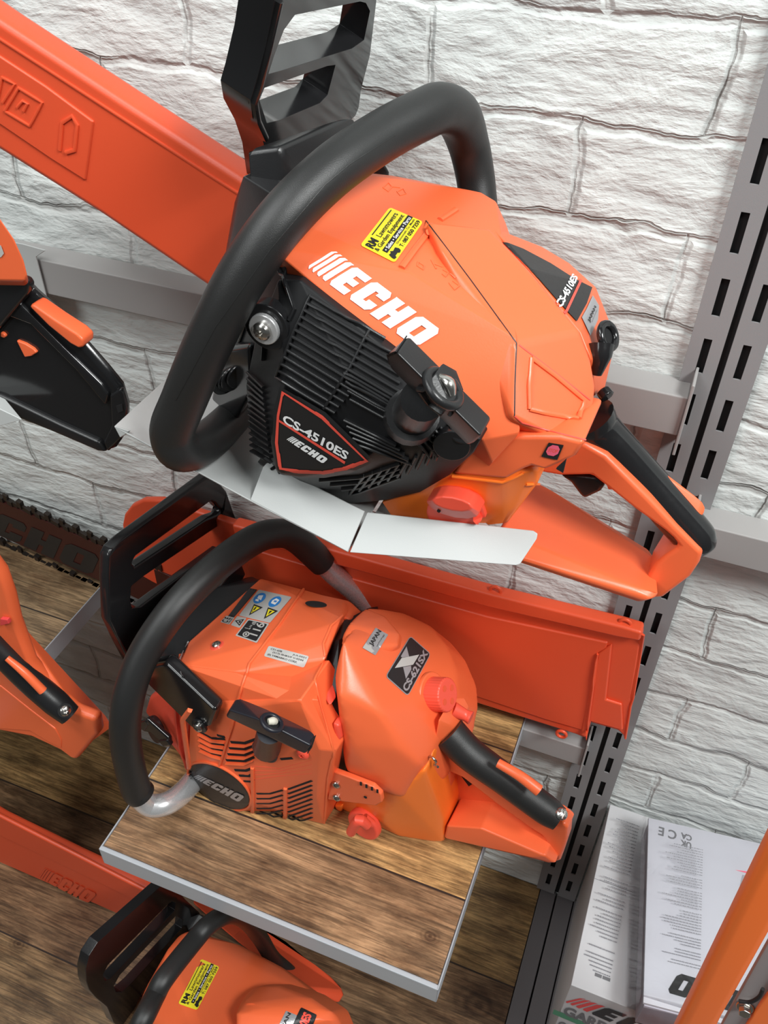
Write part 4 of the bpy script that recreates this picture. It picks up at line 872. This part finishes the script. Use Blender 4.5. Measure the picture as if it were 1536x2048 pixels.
tube('choke_pull', QV((905, 1418, -.175), (930, 1430, -.172), (942, 1436, -.172)), [.0075, .0055, .0066], M['red_or'], s2w, n=4, seg=14)
tube('return_spring', QV((858, 1512, -.222), (866, 1516, -.226), (872, 1524, -.226), (868, 1530, -.226), (876, 1534, -.228)), .0012, M['steel'], s2w, n=4, seg=8)
# handlebar: aluminium tube with a black sleeve
HB = [(395, 1552, -.268), (362, 1588, -.300), (330, 1608, -.320), (296, 1608, -.330), (270, 1572, -.332), (252, 1490, -.326), (254, 1410, -.314), (283, 1318, -.288), (345, 1222, -.250), (425, 1140, -.200), (500, 1084, -.150), (548, 1067, -.122), (590, 1076, -.103), (632, 1112, -.090), (668, 1148, -.078), (710, 1184, -.066), (748, 1224, -.060), (765, 1260, -.070)]
hv = QV(*HB)
tube('front_handle', hv, [.0118] * 4 + [.0112] * 9 + [.0118, .0118, .0118, .0110, .0105], M['alu'], s2w, n=8, seg=24)
tube('handle_sleeve', [hv[3] * .45 + hv[4] * .55] + hv[4:13] + [hv[13] * .62 + hv[14] * .38], .0148, M['rubber'], s2w, n=8, seg=28)
# hand guard with two long windows
u2 = -.252
def GB(*pts): return [B.U(a, b_, u2) for a, b_ in pts]
g2 = prism('hand_guard', [GB((204, 1090), (230, 1066), (398, 944), (412, 947), (437, 977), (452, 1020), (464, 1048), (462, 1075), (470, 1100), (440, 1150), (330, 1250), (270, 1345), (250, 1332), (222, 1280), (199, 1232), (196, 1148), (197, 1105)),
      GB((252, 1106), (404, 997), (412, 1000), (418, 1008), (426, 1014), (420, 1022), (402, 1028), (252, 1126), (246, 1118)),
      GB((246, 1165), (270, 1146), (418, 1048), (438, 1046), (446, 1060), (430, 1085), (300, 1178), (262, 1206), (248, 1208), (244, 1190))], B.vec(.012, 0, 0), M['black'], s2w, b=.003, seg=3)
hull('guard_neck', QV((330, 1212, -.205), (460, 1095, -.110), (480, 1120, -.112), (430, 1190, -.16), (300, 1350, -.258), (262, 1330, -.266), (270, 1270, -.245)), M['black'], g2, ext=[B.vec(.006, 0, -.02)], b=.005)
# guide bar and chain
gb = prism('guide_bar', [QQ(-.095, (-120, 955), (0, 1003), (200, 1091), (330, 1148), (450, 1210), (430, 1290), (300, 1210), (200, 1162), (0, 1072), (-120, 1024))], B.v * .005, M['bar'], s2w, b=.0005)
sgb = Surf([gb])
decal('bar_logo', [(5, 1028), (200, 1112), (200, 1158), (5, 1072)], sgb, gb, [x for x in echo_logo('ink', -.75, 0, 1.0, 1.0)], lift=.0004)
for (a, c_) in (((-100, 948), (330, 1138)), ((-100, 1036), (440, 1290))):
    n_ = 46; bm = bmesh.new()
    for i in range(n_):
        x = a[0] + (c_[0] - a[0]) * i / n_; y = a[1] + (c_[1] - a[1]) * i / n_ + (3 if i % 3 else -2)
        p = B.P(x, y, -.093); bm_box(bm, p, B.vec(.0042 if i % 3 else .0034, 0, -.0008), B.v * (.0030 if i % 2 else .0018), B.w * (.0034 if i % 3 else .0052))
    link('saw_chain', tomesh(bm, 'saw_chain'), M['chain'], s2w)
# ------------------------------------------------------------------ empty scabbard leaning on the wall behind the shelf saw
def WP(y, pts, **k): return [W(a, b_, y=y) for a, b_ in pts]
def ypr(name, y, th, pts, m, parent, b=.0015, holes=()): return prism(name, [WP(y, pts)] + [WP(y, h) for h in holes], Vector((0, th, 0)), m, parent, b=b)
sc = empty('bar_cover', W(800, 1370, y=-.034), 'long open orange bar cover with small eyelets, lying behind the chainsaw on the plank shelf', 'bar cover')
so = [(244, 1050), (248, 1030), (262, 1012), (285, 1001), (320, 1001), (367, 1016), (462, 1046), (640, 1090), (690, 1106), (800, 1136), (985, 1187), (1120, 1222), (1245, 1252), (1286, 1264), (1275, 1330), (1252, 1478), (1236, 1462), (1180, 1446), (1171, 1478), (1152, 1470), (905, 1392), (600, 1290), (400, 1220), (260, 1140)]
shl = ypr('cover_shell', -.040, .010, so, M['scab'], sc, b=.003)
ypr('top_flange', -.052, .016, [(462, 1050), (640, 1094), (985, 1190), (1245, 1254), (1285, 1266), (1280, 1284), (1235, 1276), (975, 1216), (640, 1122), (470, 1076)], M['scab'], shl, b=.003)
ypr('inner_panel', -.0422, .004, [(500, 1098), (640, 1140), (975, 1234), (1216, 1286), (1206, 1320), (1166, 1462), (1090, 1440), (905, 1378), (600, 1276), (480, 1190)], M['scab'], shl, b=.002)
ypr('end_step', -.0436, .004, [(1196, 1306), (1224, 1290), (1212, 1400), (1244, 1410), (1246, 1462), (1182, 1444), (1172, 1476), (1160, 1470)], M['scab'], shl, b=.002)
ssb = Surf([shl, bpy.data.objects['inner_panel'], bpy.data.objects['top_flange'], bpy.data.objects['end_step']])
ribs('end_rim', [[(1284, 1268), (1274, 1330), (1250, 1474)], [(1172, 1476), (1196, 1306)]], ssb, M['scab'], shl, wd=.0012, h=.003, step=16)
def eyelet(px, py, parent, m, y=-.046, r=.0052):
    c = W(px, py, y=y); bm = bmesh.new()
    tube_bm(bm, [c + Vector((math.cos(t), 0, math.sin(t))) * r for t in [math.pi * 2 * k / 12 for k in range(13)]], .0018, 3, 8)
    return link('eyelet', tomesh(bm, 'eyelet'), m, parent)
eyelet(991, 1181, shl, M['scab']); eyelet(1250, 1247, shl, M['scab']); eyelet(1123, 1468, shl, M['scab'])
hull('moulded_step', WP(-.050, [(1012, 1196), (1060, 1208), (1075, 1228), (1000, 1210)]), M['scab'], shl, ext=[Vector((0, .006, 0))], b=.003)

# ------------------------------------------------------------------ upper left saw on its own bracket
t3 = empty('chainsaw', W(120, 820, y=-.19), 'chainsaw at the upper left edge showing only its black rear handle and orange lever', 'chainsaw')
hull('engine_cover', WP(-.225, [(-70, 380), (-20, 415), (0, 437), (28, 478), (47, 520), (55, 552), (50, 562), (25, 552), (-10, 560), (-70, 560)]), M['orange'], t3, ext=[Vector((-.02, .02, -.02))], b=.004)
hull('handle_neck', WP(-.215, [(-40, 556), (25, 552), (50, 560), (58, 572), (54, 590), (30, 600), (-40, 700)]), M['black'], t3, ext=[Vector((0, .008, 0))], b=.003)
ypr('rear_handle', -.205, .010, [(-60, 560), (20, 562), (52, 570), (62, 584), (105, 622), (160, 684), (208, 738), (238, 775), (250, 815), (250, 845), (240, 880), (226, 900), (212, 905), (196, 902), (100, 862), (0, 820), (-60, 796)], M['black'], t3, b=.005)
ypr('grip_ridge', -.2085, .006, [(-20, 598), (30, 600), (130, 700), (200, 768), (216, 790), (210, 812), (150, 740), (60, 650), (-20, 620)], M['black'], t3, b=.002)
ypr('handle_floor', -.2085, .006, [(-40, 780), (0, 792), (120, 850), (196, 884), (212, 905), (196, 903), (100, 862), (0, 822), (-40, 806)], M['satin'], t3, b=.002)
ypr('handle_end', -.2085, .006, [(218, 790), (240, 778), (251, 815), (250, 846), (240, 880), (214, 905), (206, 884), (222, 850)], M['black'], t3, b=.002)
prism('end_slot_shade', [WP(-.2092, [(232, 812), (244, 808), (246, 822), (236, 826)])], Vector((0, .001, 0)), M['dark'], t3, b=0)  # slot shade painted as a dark quad
ypr('throttle_lockout', -.213, .014, [(57, 613), (64, 608), (110, 640), (152, 667), (166, 680), (166, 694), (158, 698), (140, 688), (96, 652)], M['orange'], t3, b=.002)
ypr('trigger', -.2075, .010, [(32, 681), (50, 688), (66, 698), (73, 706), (62, 713), (49, 715)], M['orange'], t3, b=.001)
ypr('pivot_dot', -.2075, .004, [(0, 665), (6, 667), (11, 673), (8, 677), (0, 674)], M['orange'], t3, b=.001)
poly_decal('side_label', [(-10, 488), (3, 490), (9, 506), (3, 514), (-10, 512)], Surf([bpy.data.objects[o.name] for o in t3.children if o.name.startswith('engine_cover')]), t3, 'label', .0006)
b3 = empty('cradle_bracket', W(40, 560, y=-.1), 'light grey metal bracket at the left edge, carrying the black-handled chainsaw', 'bracket')
ypr('back_plate', -.0335, .0015, [(-60, 470), (44, 488), (91, 501), (72, 514), (84, 560), (101, 626), (60, 700), (-60, 700)], M['ltgrey'], b3, b=.0005)
hull('cradle_tray', [W(-60, 800, y=-.225), W(0, 818, y=-.225), W(46, 840, y=-.225), W(0, 853, y=-.225), W(-60, 858, y=-.225), W(0, 818, y=-.225) + Vector((-.12, .08, .0)), W(-60, 800, y=-.225) + Vector((-.12, .08, 0))], M['ltgrey'], b3, b=.0008)

# ------------------------------------------------------------------ orange saw handle over the left shelf
t4 = empty('chainsaw', W(60, 1480, y=-.26), 'chainsaw at the left edge showing only its orange rear handle with a black screwed grip', 'chainsaw')
ypr('rear_handle', -.262, .014, [(-80, 1040), (-30, 1110), (0, 1150), (18, 1200), (30, 1250), (60, 1330), (110, 1390), (148, 1424), (190, 1440), (196, 1470), (152, 1522), (140, 1517), (120, 1502), (65, 1476), (0, 1470), (-80, 1468)], M['orange'], t4, b=.005)
hull('handle_flank', [W(*p[:2], y=p[2]) for p in ((30, 1240, -.24), (60, 1300, -.235), (100, 1350, -.23), (205, 1430, -.225), (215, 1446, -.228), (212, 1458, -.232), (182, 1480, -.255), (160, 1430, -.26), (100, 1380, -.262))], M['orange'], t4, ext=[Vector((0, .004, -.006))], b=.003)
ypr('handle_web', -.2632, .003, [(-60, 1370), (0, 1372), (60, 1420), (110, 1458), (122, 1480), (122, 1496), (100, 1486), (60, 1462), (0, 1458), (-60, 1456)], M['orange'], t4, b=.0012)
g4 = tube('rear_grip', WP(-.266, [(-40, 1258), (0, 1300), (60, 1360), (110, 1404), (140, 1430)]), [.0135, .0135, .0135, .0135, .0115], M['satin'], t4, n=6, seg=20)
tube('throttle_lockout', WP(-.279, [(14, 1316), (50, 1346), (86, 1382)]), [.0030, .0042, .0045], M['orange'], t4, n=6, seg=12)
c, n = Surf([g4]).hit(130, 1421); disc('screw_recess', c - n * .0004, n, .0072, .0006, M['dark'], g4, b=0); screw(c, n, .0054, g4)  # dark disc paints the shade of the screw recess
ypr('moulded_mark', -.2665, .004, [(0, 1238), (14, 1240), (18, 1248), (0, 1252)], M['redprint'], t4, b=.0006)

# ------------------------------------------------------------------ saw on the lower table
Cf = Frame((-.33, -.32, TZ), 0, -8)
t5 = empty('chainsaw', (-.3, -.33, TZ), 'orange chainsaw on the lower table in front of the plank shelf, black guard and handlebar', 'chainsaw')
def CP(*pts): return [Cf.P(*q) for q in pts]
for_v = -.36
cb5 = hull('engine_cover', CP((330, 1905, -.38), (362, 1866, -.345), (372, 1860, -.33), (480, 1890, -.315), (560, 1932, -.315), (618, 1975, -.325), (655, 2010, -.335), (700, 2070, -.345), (420, 2120, -.46), (300, 2120, -.47), (270, 2010, -.44), (400, 1960, -.385)), M['orange'], t5, ext=[Cf.vec(0, .03, -.10)], b=.008, seg=4)
hh5 = hull('filter_hump', CP((470, 2015, -.405), (490, 1985, -.375), (520, 1970, -.360), (560, 1972, -.352), (620, 1996, -.352), (670, 2030, -.355), (700, 2100, -.36), (560, 2130, -.41), (470, 2080, -.43)), M['orange'], t5, ext=[Cf.vec(0, .03, -.06)], b=.010, seg=4)
s5 = Surf([cb5, hh5])
decal('dealer_sticker', [(357, 2008), (402, 1919), (439, 1935), (394, 2022)], s5, cb5, sticker_items, base='yellow', corner=.05, asp=2, lift=.0009, label='yellow dealer sticker with black print')
decal('origin_label', [(540, 2085), (572, 2022), (594, 2031), (565, 2095)], s5, hh5, [T('JAPAN', .28, .42, .98, .80, 'ink', .03)], base='silver', corner=.04, lift=.0005)
decal('model_plate', [(565, 2090), (602, 2015), (634, 2030), (600, 2110)], s5, hh5, [T('CS-3510ES', .04, .25, .94, .75, 'redline', .05)], base='ink', corner=.06, lift=.0005)
hull('side_cover', CP((395, 1862, -.27), (420, 1850, -.262), (560, 1905, -.262), (640, 1985, -.272), (680, 2030, -.28), (600, 1975, -.30), (480, 1888, -.30)), M['scab'], t5, ext=[Cf.vec(0, .02, -.10)], b=.005)
u5 = -.103
def G5(*pts): return [Cf.U(a, b_, u5) for a, b_ in pts]
g5 = prism('hand_guard', [G5((172, 1962), (171, 1940), (178, 1912), (196, 1884), (326, 1768), (342, 1770), (356, 1782), (372, 1800), (400, 1826), (392, 1866), (350, 1920), (300, 1960), (282, 1990), (282, 2048), (250, 2075), (228, 2046), (214, 2014), (192, 1996), (178, 1980)),
     G5((206, 1950), (216, 1930), (342, 1802), (352, 1806), (350, 1820), (222, 1956), (210, 1962)),
     G5((228, 1972), (240, 1950), (352, 1832), (366, 1840), (364, 1856), (262, 1968), (244, 1984), (232, 1984))], Cf.vec(-.013, 0, 0), M['black'], t5, b=.003, seg=3)
hull('guard_bracket', CP((366, 1838, -.30), (398, 1826, -.285), (412, 1836, -.285), (400, 1866, -.295), (376, 1864, -.31)), M['satin'], g5, ext=[Cf.vec(.01, .004, -.01)], b=.002)
tube('front_handle', CP((245, 2110, -.505), (281, 2048, -.490), (310, 1991, -.462), (330, 1955, -.446), (387, 1883, -.400), (417, 1850, -.378), (455, 1829, -.350), (488, 1838, -.325), (518, 1872, -.305), (545, 1915, -.290), (580, 1945, -.282), (609, 1980, -.280)), [.0100] * 7 + [.0100, .0100, .0098, .0090, .0080], M['rubber'], t5, n=8, seg=24)
b5 = empty('bar_cover', W(120, 1760, y=-.25), 'narrow orange bar cover on the lower table, running to the lower left edge', 'bar cover')
c5 = prism('cover_shell', [WP(-.262, [(-120, 1570), (0, 1642), (150, 1716), (330, 1800), (300, 1880), (150, 1806), (0, 1730), (-120, 1670)])], Vector((0, .018, 0)), M['scab'], b5, b=.005)
hull('top_ridge', WP(-.266, [(-120, 1572), (0, 1644), (150, 1718), (330, 1804), (322, 1826), (150, 1745), (0, 1672), (-120, 1600)]), M['scab'], c5, ext=[Vector((0, .006, 0))], b=.003)
decal('embossed_logo', [(85, 1732), (195, 1786), (182, 1808), (78, 1754)], Surf([c5]), c5, echo_logo('scab'), lift=.0012)

# ------------------------------------------------------------------ cartons at the right
TB = .62
def words(n, x0, x1, seed, hgt=.5, al='r'):
    """rows of small print, too small to read"""
    r = random.Random(seed); out = []
    for i in range(n):
        v = 1 - (i + .75) / n; L = r.uniform(.45, 1.0); u = x0 if al == 'l' else x0
        end = x0 + (x1 - x0) * L
        if r.random() < .12: continue
        while u < end:
            wv = r.uniform(.02, .09) * (x1 - x0); out.append(Pg(rrect(u, v, min(end, u + wv), v + hgt / n * .62), 'inkpale')); u += wv + .015 * (x1 - x0)
    return out
k1 = empty('carton', (.2, -.12, .3555), 'white carton with upside-down small print on its top, standing beside the uprights', 'carton')
c1 = box('carton_body', (.0655, -.2330, .3555), (.33, -.0065, TB), M['card'], k1, b=.0008)
def tp(x, y, z=TB): return (x, y, z)
decal('top_print', [tp(.103, -.212), tp(.070, -.212), tp(.070, -.030), tp(.103, -.030)], None, k1, words(44, .02, .98, 3), lift=.0003)
decal('top_seam', [tp(.066, -.108), tp(.110, -.108), tp(.110, -.1086), tp(.066, -.1086)], None, k1, [Pg(rrect(0, 0, 1, 1), 'inkpale')], lift=.0002)
decal('headline_print', [tp(.104, -.216), tp(.086, -.216), tp(.086, -.210), tp(.104, -.210)], None, k1, [T('Warnings', 0, 0, 1, 1, 'inkgrey', .03)][:0] + [Pg(rrect(.05, .2, .5, .8), 'inkgrey'), Pg(rrect(.55, .2, .95, .8), 'inkgrey')], lift=.0004)
def fp(px, py): return tuple(W(px, py, y=-.2332))
decal('front_logo', [fp(1150, 1990), fp(1430, 2096), fp(1414, 2128), fp(1128, 2003)], None, k1, echo_logo('ink', stripes='redprint'), lift=.0004)
decal('front_text', [fp(1132, 2011), fp(1262, 2066), fp(1257, 2084), fp(1124, 2027)], None, k1, [T('GARDEN', 0, 0, 1, 1, 'inkgrey', .04)], lift=.0004)
decal('front_band', [fp(1108, 2018), fp(1300, 2100), fp(1298, 2108), fp(1105, 2027)], None, k1, [Pg(rrect(0, 0, 1, 1), 'green')], lift=.0003)
decal('front_text', [fp(1118, 2040), fp(1240, 2092), fp(1236, 2108), fp(1114, 2056)], None, k1, [T('CHAINSAW', 0, 0, 1, 1, 'inkgrey', .03)], lift=.0004)
k2 = empty('manual_pack', (.2, -.13, TB + .001), 'white booklet pack in clear film with upside-down print, lying on the white carton', 'booklet')
TZ2 = .670
a2 = W(1297, 1635, z=TZ2); b2 = W(1270, 2000, z=TZ2); c2 = W(1536, 1690, z=TZ2); ex = (c2 - a2).normalized(); ey = (b2 - a2).normalized(); ey = (ey - ex * ey.dot(ex)).normalized(); Ly = (b2 - a2).length
cor = [a2, a2 + ex * .19, a2 + ex * .19 + ey * Ly, a2 + ey * Ly]
pk = prism('booklet_stack', [cor], Vector((0, 0, -.004)), M['paper'], k2, b=.0005)
pk2 = prism('lower_booklets', [[p + ex * .0015 + ey * .001 + Vector((0, 0, -.0042)) for p in cor]], Vector((0, 0, -.0435)), M['spine'], k2, b=.0008)
def bp_(px, py): return tuple(W(px, py, z=TZ2))
decal('ce_mark', [bp_(1352, 1681), bp_(1316, 1670), bp_(1318, 1653), bp_(1354, 1663)], None, k2, [T('C E', 0, 0, 1, 1, 'inkgrey', .02)], lift=.0004)
decal('conformity_mark', [bp_(1382, 1698), bp_(1358, 1690), bp_(1360, 1664), bp_(1384, 1672)], None, k2, [T('UK', 0, .55, .9, 1, 'inkgrey', .03), T('CA', 0, 0, .9, .45, 'inkgrey', .03)], lift=.0004)
decal('small_print', [bp_(1401, 1942), bp_(1318, 1922), bp_(1322, 1688), bp_(1400, 1705)], None, k2, words(46, .0, 1.0, 5), lift=.0004)
decal('booklet_logo', [bp_(1558, 2052), bp_(1333, 1985), bp_(1346, 1943), bp_(1570, 2010)], None, k2, echo_logo('ink'), lift=.0004)
decal('cover_picture', [bp_(1485, 1750), bp_(1512, 1755), bp_(1480, 1850), bp_(1462, 1850)], None, k2, [Pg(rrect(0, 0, 1, 1), 'silver')], lift=.0004)
decal('cover_picture', [bp_(1470, 1738), bp_(1514, 1746), bp_(1512, 1752), bp_(1470, 1742)], None, k2, [Pg([(0, .5), (1, 0), (1, 1)], 'pink')], lift=.0004)
# clear film
fm = bpy.data.materials.new('clear_film'); fm.use_nodes = True; nt = fm.node_tree; nt.nodes.remove(nt.nodes['Principled BSDF'])
tr = nt.nodes.new('ShaderNodeBsdfTransparent'); gl = nt.nodes.new('ShaderNodeBsdfGlossy'); gl.inputs['Roughness'].default_value = .12; mxs = nt.nodes.new('ShaderNodeMixShader'); fr_ = nt.nodes.new('ShaderNodeFresnel'); fr_.inputs[0].default_value = 1.5
tcf = nt.nodes.new('ShaderNodeTexCoord'); nf = nt.nodes.new('ShaderNodeTexNoise'); nf.inputs['Scale'].default_value = 28; nf.inputs['Detail'].default_value = 3; nf.inputs['Distortion'].default_value = 1.5; bf = nt.nodes.new('ShaderNodeBump'); bf.inputs['Strength'].default_value = .35; bf.inputs['Distance'].default_value = .002
nt.links.new(tcf.outputs['Object'], nf.inputs[0]); nt.links.new(nf.outputs['Fac'], bf.inputs['Height']); nt.links.new(bf.outputs[0], gl.inputs['Normal']); nt.links.new(bf.outputs[0], fr_.inputs['Normal'])
nt.links.new(fr_.outputs[0], mxs.inputs[0]); nt.links.new(tr.outputs[0], mxs.inputs[1]); nt.links.new(gl.outputs[0], mxs.inputs[2]); nt.links.new(mxs.outputs[0], nt.nodes['Material Output'].inputs[0])
M['film'] = fm
bm = bmesh.new(); nx, ny = 26, 26; G = []
for i in range(nx + 1):
    row = []
    for j in range(ny + 1):
        f = i / nx; g = j / ny; x = -.012 + f * .204; y = -.004 + g * (Ly + .014); z = .003 + .0022 * noise.noise(Vector((x * 40, y * 30, 3)))
        if f < .12: z = .003 - (.12 - f) / .12 * .044; x = -.012 + f * .08
        if g > .94: z -= (g - .94) / .06 * .030 * (1 if f > .1 else .3)
        row.append(bm.verts.new(a2 + ex * x + ey * y + Vector((0, 0, z))))
    G.append(row)
for i in range(nx):
    for j in range(ny): bm.faces.new([G[i][j], G[i + 1][j], G[i + 1][j + 1], G[i][j + 1]])
link('clear_sleeve', tomesh(bm, 'clear_sleeve'), M['film'], k2)

# ------------------------------------------------------------------ orange machine frame in front, lower right
fr5 = empty('machine_frame', W(1440, 2040, y=-.33), 'orange painted steel frame with a grey plate and nut, crossing the lower right corner', 'machine frame')
bm5 = ypr('frame_bar', -.335, .022, [(1700, 1380), (1536, 1696), (1362, 2048), (1180, 2420), (1262, 2420), (1440, 2048), (1540, 1872), (1770, 1450)], M['orange2'], fr5, b=.006)
ypr('grey_plate', -.322, .004, [(1760, 1480), (1540, 1876), (1444, 2048), (1270, 2420), (1330, 2420), (1500, 2048), (1552, 1965), (1810, 1520)], M['grey'], fr5, b=.001)
ypr('side_plate', -.326, .004, [(1800, 1550), (1552, 1968), (1520, 2010), (1490, 2056), (1330, 2420), (1440, 2420), (1600, 2060), (1890, 1600)], M['orange2'], fr5, b=.001)
c = W(1490, 2012, y=-.323); disc('bolt_washer', c, (0, -1, .2), .0062, .002, M['steel'], fr5); disc('bolt_nut', c + Vector((0, -.002, 0)), (0, -1, .2), .0046, .005, M['steel'], fr5, seg=6)
tube('cable_clip', WP(-.331, [(1478, 2002), (1500, 2004), (1518, 1994), (1526, 1978)]), .0014, M['dark'], fr5, n=5, seg=8)
# ------------------------------------------------------------------ rest everything on what carries it
def rest(root, z):
    """no part of a thing reaches below the surface it stands on"""
    for ch in root.children_recursive:
        if ch.type == 'MESH':
            for v in ch.data.vertices:
                if v.co.z < z: v.co.z = z
rest(s2w, SZ + .0004); rest(t5, TZ + .0004); rest(b5, TZ + .0004); rest(t4, SZ + .0010)
